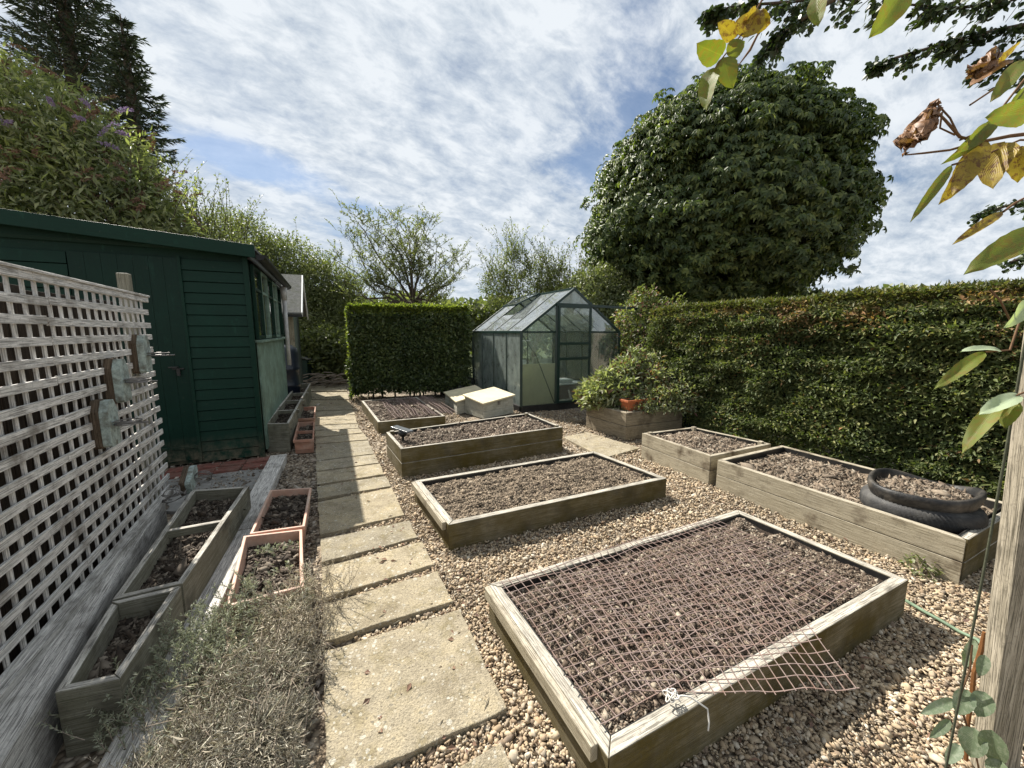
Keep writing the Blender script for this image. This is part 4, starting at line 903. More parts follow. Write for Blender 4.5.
# storage boxes
def lidbox(label,q,hs):
    q=[Vector(p) for p in q]; c=sum(q,Vector((0,0)))/4; th=thing('storage_box',label,'storage box',(c.x,c.y,0))
    if (q[1]-q[0]).cross(q[2]-q[1])<0: q=q[::-1]; hs=hs[::-1]
    m=MB(); m.prism(q,0,.125,(q[1]-q[0]).normalized().to_3d()); m.prism(inset(q,.003),.127,[a-.02 for a in hs],(q[1]-q[0]).normalized().to_3d()); m.build('box_body',M['creambox'],th,.004)
    m=MB(); e_=min(range(4),key=lambda i_:(q[i_]+q[(i_+1)%4]).y); mm=(q[e_]+q[(e_+1)%4])/2; m.box((mm.x,mm.y-.012,min(hs)-.03),(.05,.014,.06),math.atan2((q[(e_+1)%4]-q[e_]).y,(q[(e_+1)%4]-q[e_]).x)); m.build('latch',M['rustwire'],th)
    m=MB(); m.prism(inset(q,-.025),[a-.018 for a in hs],[a+.010 for a in hs]); m.build('lid',M['cream'],th,.006)
lidbox('pale storage box with a cream lid standing nearest the greenhouse door corner',[(-.88,6.99),(-.36,7.48),(.03,6.99),(-.49,6.50)],[.34,.41,.34,.27])
lidbox('lower cream-lidded storage box partly behind the other, farther from the greenhouse door',[(-1.36,7.67),(-.80,8.10),(-.50,7.42),(-1.0,6.85)],[.28,.36,.32,.24])
# black sack
c=at(456,384,9.0); m=MB(); bm=[]
b=LB(); v,f=ICO; import bmesh
def blob(name,c,r,mat,sub=3,amp=.25,fr=3.0,squash=(1,1,1)):
    bm=bmesh.new(); bmesh.ops.create_icosphere(bm,subdivisions=sub,radius=1)
    for q in bm.verts:
        k=1+amp*softn((q.co.x*fr+c[0],q.co.y*fr,q.co.z*fr)); q.co=Vector((q.co.x*r*squash[0]*k,q.co.y*r*squash[1]*k,q.co.z*r*squash[2]*k))+Vector(c)
    me=D.meshes.new(name); bm.to_mesh(me); bm.free(); return link(name,me,mat,None,0,True)
tag(blob('plastic_sack',(c.x,c.y+.1,.22),.42,M['black'],4,.35,3,(1,1,.6)),'crumpled black plastic sack behind the storage boxes','sack')
# ------------------------------------------------------------------ BLOCK PLANTER + pots
bp=[(1.166,5.921),(1.574,5.176),(2.55,5.62),(2.14,6.40)]
th=thing('sleeper_planter','stained pale timber sleeper planter overflowing with grey-green plants','planter',(1.85,5.8,0))
q=[Vector(p) for p in bp]; qi=inset(q,.09)
for i in range(4):
    for z0_,z1_ in ((0,.193),(.197,.39)):
        d=(q[(i+1)%4]-q[i]).normalized(); m=MB(); m.prism([q[i],q[(i+1)%4],qi[(i+1)%4],qi[i]],z0_,z1_,(d.x,d.y,0)); m.build('sleeper_board',M['palewood2'],th,.008)
soilpart(inset(q,.092),.36,th,M['soil'],M['crumb'],900,.012,1.8,mound=.02)
EXCL.append(bp)
a=Vector((1.62,5.27)); m_=None
trough('orange trough standing on the front corner of the sleeper planter',[tuple(a),tuple(a+gw*.50),tuple(a+gw*.50+gl*.18),tuple(a+gl*.18)],.15,'orange',n=200,soilz=.03)
for o in D.objects: pass
ot=[o for o in D.objects if o.get('label','').startswith('orange trough')][0]; ot.location.z=.392
c=Vector((1.25,6.0)); m=MB(); pt=thing('flower_pot','small terracotta pot at the far corner of the sleeper planter','flower pot',(c.x,c.y,.39))
m.lathe((c.x,c.y,.39),[(.07,0),(.095,.13),(.105,.13),(.108,.17),(.095,.17),(.09,.12),(0,.11)],20); m.build('pot',M['orange'],pt,smooth=False)
# dark green tub beside
c=on(697,424,0); c=at(697,418,5.75); m=MB(); tb=thing('plastic_tub','dark green round tub in the shade below the hedge','tub',(c.x,c.y,0))
m.lathe((c.x,c.y,0),[(.2,0),(.25,.36),(.27,.37),(.27,.40),(.24,.40),(.22,.2),(0,.2)],24); m.build('tub_body',M['frame'],tb,smooth=False)
# ------------------------------------------------------------------ TYRES
def torus(c,Rm,r,rz,mat,name,par,tread=0,n=96,k=18,half=None):
    V=[];Fc=[]
    for i in range(n):
        a=2*math.pi*i/n
        for j in range(k):
            b=2*math.pi*j/k; cr=math.copysign(abs(math.cos(b))**.7,math.cos(b)); sr=math.copysign(abs(math.sin(b))**.8,math.sin(b))
            rr=Rm+r*cr; 
            if tread and math.cos(b)>.45: rr+= tread*(1 if (i+(j%2))%2==0 else -.6)
            V.append((c[0]+rr*math.cos(a),c[1]+rr*math.sin(a),c[2]+rz*sr))
    for i in range(n):
        for j in range(k): Fc.append((i*k+j,((i+1)%n)*k+j,((i+1)%n)*k+(j+1)%k,i*k+(j+1)%k))
    return npmesh(name,np.array(V),np.array(Fc),mat,par,True)
ct=Vector((2.85,2.55,.24)); 
t=thing('car_tyre','black tyre with worn tread lying in the long bed, under the smooth one','tyre',ct)
torus((ct.x,ct.y,.285),.215,.085,.075,M['rubber'],'tyre_body',t,.010,150,22)
ct2=Vector((2.86,2.55,.35)); t=thing('tyre_ring','smooth black tyre ring filled with mulch, on top of the treaded tyre','tyre',ct2)
m=MB(); m.lathe((ct2.x,ct2.y,.34),[(.245,0),(.268,.05),(.276,.09),(.272,.115),(.262,.122),(.25,.118),(.236,.09),(.23,.02)],72,False)
m.v=[(x+.10*(x-ct2.x),y-.04*(y-ct2.y),z-.015-.022*math.sin(math.atan2(y-ct2.y,x-ct2.x)*2+.6)-.012*math.sin(math.atan2(y-ct2.y,x-ct2.x)*3)) for x,y,z in m.v]; m.build('ring_wall',M['dustyblack'],t,smooth=True)
n=2600; a=RNG.uniform(0,2*np.pi,n); r_=np.sqrt(RNG.uniform(0,1,n))*.235; P=np.column_stack([ct2.x+r_*np.cos(a),ct2.y+r_*np.sin(a),np.full(n,.405)+RNG.uniform(-.01,.01,n)])
v,f=chunks(P,.010*RNG.lognormal(0,.4,n),2.2,.4,OCT,.25,.5); dv=np.array([[ct2.x+.238*math.cos(x),ct2.y+.238*math.sin(x),.40] for x in np.linspace(0,2*math.pi,24,endpoint=False)]+[[ct2.x,ct2.y,.413]])
df=np.array([[i,(i+1)%24,24] for i in range(24)]); npmesh('mulch_fill',np.concatenate([dv,v]),np.concatenate([df,f+25]),[M['soil'],M['mulch']],t,False,np.concatenate([np.zeros(24),np.ones(len(f))]))
# hose strip
m=MB(); pts=[on(905,600,.012),on(925,612,.015),on(940,620,.012),on(960,632,.014),on(978,640,.02),on(1000,668,.012)]; m.tube(pts,.009,6); tag(m.build('garden_hose',plain('green_hose',(.14,.20,.13),.6,.3),smooth=True),'faded green hose end lying on the gravel beside the nearest bed','hose')
# ------------------------------------------------------------------ POST + WIRE
pb=Vector((1.66,1.09)); ptp=Vector((1.545,1.12)); m=MB()
def postc(p,z,w=.11): 
    return [(p.x,p.y,z),(p.x+w,p.y-.0,z),(p.x+w+.02,p.y+.065,z),(p.x+.012,p.y+.06,z)]
m.poly(postc(Vector((1.603,1.10)),-.1)+postc(Vector((1.456,1.10)),2.6),[(3,2,1,0),(4,5,6,7),(0,1,5,4),(1,2,6,5),(2,3,7,6),(3,0,4,7)],(0,0,1))
po=thing('timber_post','rough sawn leaning timber post at the right edge of the view','post',(1.66,1.09,0)); m.build('shaft',M['postwood'],po,.006)
m=MB(); m.tube([at(u,v,1.13) for u,v in ((984,632),(981,650),(974,672),(972,695),(968,722),(966,760))],[.004,.007,.006,.007,.006,.006],6); tag(m.build('dead_stem',plain('rusty_brown_stem',(.20,.09,.035),.9,.1,.3,40)),'rusty brown dead stem against the timber post','stem')
m=MB(); m.tube([(1.318+.012*math.sin(z*1.3),1.0,z) for z in np.linspace(.0,2.7,26)],.0032,6); tag(m.build('garden_wire',M['twine'],smooth=True),'thin dark wire hanging straight down in front of the post','wire')
# ------------------------------------------------------------------ HEDGES
def hedge(name,label,org,d,L,H,depth,nrmv,mats,n,leaf,brown=.0,skirt=.15,ends=True,bumpy=.09,streak=True,topn=.3,open_base=0):
    """org front-left-bottom corner, d along, nrmv outward from the front face"""
    th=thing(name,label,'hedge',(org[0],org[1],0)); d=Vector(d).normalized(); nn=Vector(nrmv).normalized()
    o=Vector(org)
    def front(s,z): 
        k=bumpy*softn((s*1.1,z*1.6,4))+bumpy*.55*softn((s*3.0,z*(9 if streak else 3.2),1))
        if z<skirt*2: k-=(skirt*2-z)*.35
        edge=.0
        if z>H-.18: k-=(z-(H-.18))**2*3.0
        p=o+d*s+nn*k; return (p.x,p.y,z)
    b=LB(); V=[];Nn=[];kind=[]
    top=lambda s,w: H+.05*softn((s*1.3,w*2,2))+.03*softn((s*5,w*5,9))
    for _ in range(n):
        r=random.random()
        if r<topn:
            s=random.uniform(0,L); w=random.random()**1.6*depth; p=o+d*s-nn*w; z=top(s,w)+random.uniform(-.05,.03)
            V.append((p.x,p.y,z)); Nn.append((0,0,1)); kind.append(2 if random.random()<.85 else 0)
        elif ends and r<topn+.10:
            w=random.uniform(0,depth); z=random.uniform(0.05,H); e=0 if random.random()<.6 else L; s=e+(1 if e else -1)*(bumpy*softn((w*2,z*2,e)))
            p=o+d*s-nn*w; V.append((p.x,p.y,z)); q=-d if e==0 else d; Nn.append((q.x,q.y,.2)); kind.append(2 if (z>H-.2 or (e==0 and random.random()<.45)) else 0)
        else:
            s=random.uniform(0,L); z=open_base+ (H-open_base)*random.random(); p=front(s,z); dd=random.uniform(-.07,.03)
            V.append((p[0]+nn.x*dd,p[1]+nn.y*dd,min(z,top(s,0)))); Nn.append((nn.x,nn.y,.35)); 
            bz=softn((s*1.7,z*3.5,6))
            kind.append(1 if (random.random()<brown*(.06+max(0,(z/H-.72))*3.2)*(1.7 if bz>.10 else .12)) else (2 if z>H-.13 and random.random()<.75 else 0))
    V=np.array(V);Nn=np.array(Nn);kind=np.array(kind)
    for kk in range(3):
        I=kind==kk
        if I.sum()==0: continue
        c=I.sum(); dirs=Nn[I]*.8+rnd_dir(c)*.9+np.array([0,0,-.05]); v,f=leaves(V[I],dirs,Nn[I]+rnd_dir(c)*.6+[0,0,.4],leaf[0]*RNG.uniform(.6,1.4,c),leaf[1]*RNG.uniform(.6,1.3,c),.2,.1); b.add(v,f,kk)
    b.build('foliage',[M[x] for x in mats],th)
    m=MB(); ins=.13; foot=[o+d*ins-nn*ins,o+d*(L-ins)-nn*ins,o+d*(L-ins)-nn*(depth-ins*.3),o+d*ins-nn*(depth-ins*.3)]; m.prism(foot,max(.25,open_base),H-.14); m.build('dark_core',M['coredark'],th)  # solid dark box added inside the foliage to block light
    return th
M['coredark']=plain('dark_hedge_core',(.012,.014,.008),1,.05,.4,12)
hd_=Vector((.43,-.90)).normalized(); ho=Vector((2.25,6.31)); hn=Vector((-.90,-.43)).normalized()
hedge('long_hedge','long clipped evergreen hedge with browned top running down the garden side',ho,hd_,6.3,1.84,1.2,hn,['hedge','hedgebrown','hedgeup'],125000,(.052,.021),.6,bumpy=.15,topn=.2)
cu=Vector((-3.42,8.15)); cd=Vector((.965,.26)).normalized(); 
hedge('block_hedge','dark block-shaped clipped hedge with a sunlit tone coloured into its top and left end',cu,cd,2.50,2.0,.85,Vector((.26,-.965)),['laurel','hedgetop','hedgetop'],30000,(.085,.045),0,bumpy=.10,streak=False,topn=.34,open_base=.16)
hh=[o for o in D.objects if o.name=='block_hedge'][0]
m=MB()
for i in range(14):
    p=cu+cd*random.uniform(.1,2.5)-Vector((.26,-.965))*.3; m.tube([(p.x,p.y,0),(p.x+random.uniform(-.05,.05),p.y,.3),(p.x+random.uniform(-.1,.1),p.y,.7)],[.022,.018,.014],5)
m.build('stem',M['barkwood'],hh)
# ------------------------------------------------------------------ TREES AND SHRUBS
def branchy(th,base,targets,r0,mat,fork=.4,name='trunk',bend=.25):
    base=Vector(base)
    zc=sum(t.z for t in targets)/len(targets); cc=sum(targets,Vector())/len(targets)
    crown=base.lerp(cc,fork)
    m=MB(); m.tube([base-Vector((0,0,.1)),base.lerp(crown,.35)+Vector((.05*r0,.0,0)),base.lerp(crown,.7)+Vector((-.6*r0,.3*r0,0)),crown],[r0*1.25,r0,r0*.9,r0*.75],8); m.build(name,M[mat],th,smooth=True)
    m=MB()
    for t in targets:
        a=base.lerp(crown,random.uniform(.6,1)); mid=a.lerp(t,.5)+Vector((random.uniform(-bend,bend),random.uniform(-bend,bend),random.uniform(0,bend)))*.6*(t-a).length*.5
        q1=a.lerp(mid,.5)+Vector((0,0,.03)); q2=mid.lerp(t,.5)+Vector((random.uniform(-.05,.05),0,.05))
        m.tube([a,q1,mid,q2,t],[r0*.45,r0*.36,r0*.27,r0*.17,r0*.06],6,False)
    m.build('limb',M[mat],th,smooth=True)
def clumpleaves(b,cl,n,L,W,mi=0,up=.5,droop=0,shell=.55,mats=None):
    """cl list of (centre, radii)"""
    w=np.array([r[0]*r[1]+r[0]*r[2] for c,r in cl]); w/=w.sum(); idx=RNG.choice(len(cl),n,p=w)
    C=np.array([tuple(c) for c,r in cl])[idx]; Rr=np.array([tuple(r) for c,r in cl])[idx]
    dd=rnd_dir(n); rad=(RNG.uniform(shell**3,1,n)**(1/3))[:,None]*(1+.12*RNG.normal(size=(n,1)))
    P=C+dd*Rr*rad; no=nrm(dd+[0,0,up]); dr=nrm(rnd_dir(n)+dd*.6+[0,0,-droop])
    v,f=leaves(P,dr,no+rnd_dir(n)*.5,L*RNG.uniform(.6,1.3,n),W*RNG.uniform(.6,1.3,n),.18,.12)
    b.add(v,f,mi)
def shoots(b,mb,starts,n,length,L,W,mi=0,spread=.35,lean=(0,0,1),per=16,r=.006,scat=None):
    P=[];Dd=[]; scat=spread*.8 if scat is None else scat
    for _ in range(n):
        s=Vector(random.choice(starts))+Vector((random.uniform(-1,1),random.uniform(-1,1),random.uniform(-.5,.5)))*scat
        d=(Vector(lean)+Vector((random.uniform(-1,1),random.uniform(-1,1),random.uniform(-.3,.5)))*spread).normalized(); l=length*random.uniform(.6,1.25); c=Vector((random.uniform(-.3,.3),random.uniform(-.3,.3),-.12))
        pts=[s+d*l*t_+c*l*t_*t_ for t_ in (0,.33,.66,1)]; mb.tube(pts,[r,r*.8,r*.55,r*.25],4,False)
        for k in range(per):
            t_=.15+.85*k/per; p=s+d*l*t_+c*l*t_*t_; P.append(tuple(p)); q=(d*.8+Vector((random.uniform(-1,1),random.uniform(-1,1),random.uniform(-.6,.8)))).normalized(); Dd.append(tuple(q))
    P=np.array(P);Dd=np.array(Dd); nn=len(P); v,f=leaves(P,Dd,rnd_dir(nn)*.8+[0,0,.8],L*RNG.uniform(.6,1.2,nn),W*RNG.uniform(.6,1.2,nn),.2,.15); b.add(v,f,mi)
# --- horse chestnut
ch=thing('chestnut_tree','huge round dark horse chestnut tree behind the long hedge','tree',(6.6,12.9,0))
cc=np.array([6.42,12.9,5.5]); ax=np.array([3.42,3.5,2.95]); b=LB()
def palm(b,P,N_,r,mi=0,k=6):
    n=len(P); N_=nrm(N_); a0=RNG.uniform(0,2*np.pi,n); t1=nrm(np.cross(N_,np.array([.13,.9,.3]))); t2=np.cross(N_,t1)
    for j in range(k):
        a=a0+2*np.pi*j/k*.9; d=t1*np.cos(a)[:,None]+t2*np.sin(a)[:,None]; dr=d*1.0-N_*.15+np.array([0,0,-.35])
        v,f=leaves(P,dr,N_,r*RNG.uniform(.75,1.15,n),r*.42*RNG.uniform(.8,1.2,n),.12,.22); b.add(v,f,mi)
nc=1500; i_=np.arange(nc)+.5; ph=np.arccos(1-2*i_/nc); thh=np.pi*(1+5**.5)*i_; dd=np.stack([np.cos(thh)*np.sin(ph),np.sin(thh)*np.sin(ph),np.cos(ph)],1)
dd=nrm(dd+RNG.normal(0,.03,dd.shape))
rad=np.array([1+.06*softn((q[0]*2.2,q[1]*2.2,q[2]*2.2))+.085*softn((q[0]*5.5,q[1]*5.5,q[2]*7)) for q in dd])+RNG.normal(0,.045,nc)
sq=np.where(dd[:,2]<0,1.0+.10*dd[:,2]**2,1)
for shell,frac,rr,kk in ((1.0,1.0,.165,14),(.91,.6,.20,7),(.76,.4,.28,3)):
    I=RNG.uniform(size=nc)<frac; lowk=1+.30*np.clip(-dd[I][:,2],0,.75); Cn=cc+dd[I]*ax*np.column_stack([lowk,lowk,np.ones(len(lowk))])*(rad[I]*sq[I]*shell)[:,None]; c=len(Cn)
    for k in range(kk):
        # umbrella-shaped clump: leaves on a shallow dome
        o=rnd_dir(c)*np.array([.31,.31,.20])*RNG.uniform(.5,1.25,(c,1)); o[:,2]+=.12-.8*(o[:,0]**2+o[:,1]**2)
        nn_=nrm(dd[I]*RNG.uniform(.3,1.2,(c,1))+np.array([0,0,.75])+RNG.normal(0,.28,(c,3))+np.column_stack([o[:,0],o[:,1],np.zeros(c)])*1.3)
        palm(b,Cn+o,nn_,rr)
b.build('crown',[M['chestnut']],ch)
tg=[Vector(tuple(cc+np.array(q)*ax*.75)) for q in nrm(RNG.normal(size=(26,3)))]
branchy(ch,(6.6,12.9,0),tg,.38,'barkwood',.45)
# --- buddleia
bd=thing('buddleia_bush','large sprawling buddleia with purple and spent brown flower spikes behind the shed','bush',(-8.5,7.4,0))
cl=[(at(u,v,Y),(r,r,r*.8)) for u,v,Y,r in ((-30,95,7.4,1.2),(20,120,7.3,1.1),(60,135,7.3,1.0),(100,165,7.3,.95),(30,185,7.2,1.1),(80,205,7.1,1.0),(130,205,7.2,.8),(-20,170,7.2,1.3),(155,225,7.4,.6),(0,230,7.0,1.1),(60,250,7.1,1.0),(120,250,7.2,.9))]
b=LB(); clumpleaves(b,cl,26000,.15,.042,0,.5,.25,.5)
mb=MB(); shoots(b,mb,[c for c,r in cl],170,1.0,.14,.04,0,.55,(-.0,-.1,.7),18,.008)
# flower spikes
for mi,cnt in ((1,170),(2,9)):
    for _ in range(cnt):
        c,r=random.choice(cl[:9]); dv=Vector(nrm(RNG.normal(size=(1,3)))[0]); dv.z=abs(dv.z); p=c+Vector((dv.x*r[0],dv.y*r[1]*.9,dv.z*r[2]))*1.08
        if mi==2: p=at(random.choice((5,52,82,74,118)),random.uniform(95,150),6.3)
        d=Vector((random.uniform(-.2,.9),random.uniform(-.4,.2),random.uniform(-.25,.35))).normalized(); ln=random.uniform(.22,.38); n=70
        tt=RNG.uniform(0,1,n); off=rnd_dir(n)*(.035*(1-tt*.7))[:,None]; P=np.array(tuple(p))+np.array(tuple(d))*tt[:,None]*ln+np.array([0,0,-.12])*(tt**2)[:,None]*ln*1.5+off*.4
        v,f=leaves(P,off+rnd_dir(n)*.02,rnd_dir(n),.035,.022,.1); b.add(v,f,mi)
b.build('foliage',[M['budd'],M['spent'],M['purple']],bd); mb.build('stem',M['barkwood'],bd)
branchy(bd,(-8.3,7.5,0),[c for c,r in cl],.09,'barkwood',.3)
# --- conifers
def conifer(name,label,cx,Y,ytop,ybase,half,trunk_mat,dens=1.0,bare=0,baseZ=0):
    top=at(cx,ytop,Y); bot=at(cx,ybase,Y); x,y=top.x,Y; th=thing(name,label,'tree',(x,y,0))
    m=MB(); m.tube([(x,y,-.1),(x,y,bot.z),(x+.04,y,(top.z+bot.z)/2),(x,y,top.z)],[.22,.17,.10,.012],9); m.build('trunk',M[trunk_mat],th,smooth=True)
    b=LB(); mb=MB(); H=top.z-bot.z; nt=int(14*dens)
    PP=[];DD=[]
    for i in range(nt):
        t_=(i+random.random()*.5)/nt; z=top.z-.1-H*t_; rl=half*(t_**.8)*random.uniform(.75,1.1)+.10
        for k in range(8):
            a=2*math.pi*(k/8)+i*.6+random.uniform(-.2,.2); ln=rl*random.uniform(.7,1.15)
            e=Vector((math.cos(a),math.sin(a),0)); s=Vector((x,y,z))
            pts=[s+e*ln*q+Vector((0,0,-.25*ln*q+.42*ln*q*q)) for q in (0,.35,.7,1)]; mb.tube(pts,[.02,.014,.009,.004],4,False)
            nn=int(16+ln*95)
            for _ in range(nn):
                q=random.random()**.7; p=s+e*ln*q+Vector((0,0,-.25*ln*q+.42*ln*q*q)); sd_=Vector((-e.y,e.x,0))*random.choice((-1,1)); d=(e*.7+sd_*random.uniform(.2,1)+Vector((0,0,random.uniform(-.5,.35)))).normalized()
                w=random.uniform(0,.28)*(1-q*.6); PP.append(tuple(p+sd_*w*ln*.6+Vector((0,0,-w*.3)))); DD.append(tuple(d))
    P=np.array(PP);Dn=np.array(DD); n=len(P); v,f=leaves(P,Dn,rnd_dir(n)+[0,0,.6],.17*RNG.uniform(.6,1.3,n),.035,.3,.0); b.add(v,f,0)
    b.build('crown',[M['conifer']],th); mb.build('branch_whorls',M['barkwood'],th); return th
conifer('spruce_tree','slim dark spruce with a pointed tip above the buddleia',120,11.0,14,160,.95,'barkwood',.9)
conifer('pine_tree','large dark conifer cut by the top left corner, reddish trunk showing',38,12.0,-170,92,1.6,'barkwood',1.9)
# --- shrubs: name, label, clumps, leaves
def shrub(name,label,cat,pts,nl,L,W,mat,nsh=0,shl=.8,base=None,trunkr=.07,shL=None,shW=None,extra=None,shell=.5,lean=(0,0,1),spread=.35,bark='barkwood',per=16,squash=.85,fork=.35):
    cl=[(at(u,v,Y),(r,r,r*squash)) for u,v,Y,r in pts]
    c=sum((q for q,_ in cl),Vector())/len(cl); base=base or (c.x,c.y,0); th=thing(name,label,cat,base)
    b=LB(); mats=[M[mat]]
    if nl: clumpleaves(b,cl,nl,L,W,0,.5,.1,shell)
    mb=MB()
    if nsh: shoots(b,mb,[q for q,_ in cl],nsh,shl,shL or L,shW or W,0,spread,lean,per)
    if extra:
        mats.append(M[extra[0]]); clumpleaves(b,cl,extra[1],L,W,1)
    b.build('foliage',mats,th)
    if nsh: mb.build('twig',M[bark],th)
    branchy(th,base,[q for q,_ in cl],trunkr,bark,fork); return th
shrub('hawthorn_bush','loose hawthorn with upright twiggy shoots above the shed roof','bush',[(150,205,9,.8),(175,235,9,.8),(205,240,9,.7),(235,255,9,.6),(190,265,9,.9),(130,240,9,.9),(215,275,9,.8)],11000,.075,.035,'olive',210,1.35,spread=.36)
shrub('privet_bush','big yellow-green bush filling the gap beyond the two sheds','bush',[(240,240,12.9,1.01),(262,268,12.9,1.12),(290,262,13.4,1.01),(300,290,13.1,1.23),(325,285,13.4,1.01),(345,305,13.4,0.90),(280,310,12.9,1.34),(315,325,12.9,1.12),(345,335,13.2,0.90),(250,300,12.9,1.34)],30000,.10,.045,'bright',260,1.15,spread=.45,extra=('olive',16000))
shrub('laurel_bush','low bright green shrub at the far end of the slab path','bush',[(310,350,11.3,.6),(328,343,11.3,.55),(343,352,11.2,.5),(325,362,11.2,.5),(340,370,11.2,.4)],9000,.13,.065,'bright')
# apple tree with open branches
ap=thing('apple_tree','sparse open-branched tree with small leaves behind the block hedge','tree',tuple(at(418,330,12.5).xy)+(0,))
base=Vector((at(418,330,12.5).x,12.5,0)); tips=[(345,232),(332,258),(352,215),(370,225),(392,216),(408,232),(425,222),(437,245),(430,262),(447,285),(462,270),(458,255),(340,280),(360,260),(385,240),(400,250),(372,282),(352,295),(440,300),(415,240),(395,270)]
m=MB(); top=at(413,300,12.5); m.tube([base,(base.x+.1,12.5,1.2),top],[.14,.11,.085],8); m.build('trunk',M['barkwood'],ap,smooth=True)
m=MB(); b=LB(); st=[]
for i,(u,v) in enumerate(tips):
    t_=at(u,v,12.5+random.uniform(-.9,.9)); mid=top.lerp(t_,.5)+Vector((random.uniform(-.35,.35),0,random.uniform(-.5,.25))); m.tube([top-Vector((0,0,random.uniform(0,.5))),top.lerp(mid,.5)+Vector((0,0,.05)),mid,mid.lerp(t_,.5)+Vector((0,0,.12)),t_],[.042,.034,.024,.015,.004],6,False)
    for q in (.45,.6,.75,.9,1): st.append(top.lerp(t_,q)+Vector((0,0,-.1*(1-q))))
shoots(b,m,st,1000,.55,.085,.034,0,.75,(0,0,.55),14,.005,.25)
m.build('limb',M['barkwood'],ap,smooth=True); b.build('crown',[M['olive']],ap)
shrub('willow_bush','upright willowy bush with long light leaves behind the greenhouse roof','bush',[(497,285,13,.6),(515,265,13,.6),(540,275,13,.7),(560,282,13,.6),(510,300,13,.7),(545,300,13,.8),(580,290,13,.6)],9000,.11,.035,'bright',170,1.35,spread=.4,lean=(-.05,0,1),squash=1.0)
shrub('elder_bush','dark leafy elder between the greenhouse and the chestnut tree','bush',[(590,290,12,.8),(610,280,12,.6),(625,300,12,.8),(600,310,12,.9),(640,320,11,.8)],12000,.10,.05,'olive',60,.7)
shrub('bramble_bush','pinkish bronze-leaved bramble at the end of the long hedge','bush',[(635,320,8.3,.45),(650,335,8.0,.45),(668,318,8.0,.45),(645,305,8.4,.4),(660,350,7.6,.4),(680,335,7.6,.35),(630,345,8.2,.4)],5200,.075,.05,'bright',50,.5,extra=('redleaf',1300))
# far wood filling the horizon
b=LB(); n=46000; xs_=RNG.uniform(-32,34,n); hh_=np.array([3.2+1.6*softn((x*.12,0,3))+.8*softn((x*.5,1,2)) for x in xs_]); P=np.column_stack([xs_,21+RNG.uniform(-1.5,1.5,n)+np.abs(xs_)*-.18,hh_*RNG.uniform(0,1,n)**.6])
v,f=leaves(P,rnd_dir(n),rnd_dir(n)+[0,-.4,.6],.34,.22,.2,.1); b.add(v,f,0); tag(b.build('distant_trees',[M['olive']]),'far-off belt of trees closing the garden horizon',kind='stuff')
# plants in sleeper planter
def mound(name,label,c,r,h,n,L,W,mats,frac,stemn=30,zbase=.36,lean=0,cat='plant'):
    th=thing(name,label,cat,(c[0],c[1],zbase)); b=LB(); mb=MB()
    n0=n; dd=rnd_dir(n); dd[:,2]=np.abs(dd[:,2]); rad=RNG.uniform(.35,1,n)**.5; bump_=np.array([1+.35*softn((q[0]*2.5,q[1]*2.5,q[2]*2.5+c[0])) for q in dd])
    P=np.array([c[0],c[1],zbase])+dd*np.array([r,r,h])*(rad*bump_)[:,None]; k=RNG.choice(len(mats),n,p=frac)
    for i in range(len(mats)):
        I=k==i; q=I.sum(); v,f=leaves(P[I],dd[I]*.7+rnd_dir(q)*.8,rnd_dir(q)*.7+[0,0,.9],L*RNG.uniform(.6,1.3,q),W*RNG.uniform(.6,1.3,q),.2,.2); b.add(v,f,i)
    for _ in range(stemn):
        d=dd[random.randrange(n0)]; mb.tube([(c[0],c[1],zbase-.02),tuple(np.array([c[0],c[1],zbase])+d*np.array([r,r,h])*.5+[0,0,.04]),tuple(np.array([c[0],c[1],zbase])+d*np.array([r,r,h])*.95)],[.006,.005,.003],4,False)
    b.build('foliage',[M[x] for x in mats],th); mb.build('stem',M['twigs'],th); return th
mound('sage_plant','silvery sage-like plant spilling over the left half of the sleeper planter',(1.55,5.95),.50,.55,4300,.10,.042,['sage','bright','redleaf'],[.7,.22,.08])
mound('penstemon_plant','bushy pale green plant with bronze tips at the back of the sleeper planter',(1.95,6.15),.62,.80,6500,.09,.036,['sage','olive','redleaf'],[.55,.25,.20])
mound('fuchsia_plant','airy twiggy plant with dull grey leaves at the hedge end of the sleeper planter',(2.35,5.75),.50,.52,4400,.06,.026,['sage','olive','redleaf'],[.62,.26,.12],60)
mound('trailing_plant','low grey-green plant behind the orange trough',(1.85,5.52),.26,.24,1500,.05,.024,['sage','redleaf'],[.85,.15])
mound('shade_shrub','dim green shrub seen through the gaps low in the trellis',(-3.4,1.7),.55,1.0,3600,.09,.04,['olive','laurel'],[.25,.75],20,0,cat='shrub')
# ground plants below hedge
for i,(x,y,r,lab) in enumerate(((2.35,5.05,.20,'small leafy weed clump beside the dark green tub'),(2.9,4.75,.16,'low weed in the shade behind the square bed'),(3.5,3.45,.18,'low leafy weed under the hedge behind the long bed'))):
    mound('weed_clump',lab,(x,y),r,.16,420,.06,.03,['hedgetop','olive'],[.5,.5],6,0)
w=on(912,565,0); mound('weed_clump','small yellowish weed in the gravel against the long bed boards',(w.x-.02,w.y-.07),.09,.10,130,.035,.016,['bright','sage'],[.5,.5],5,0)
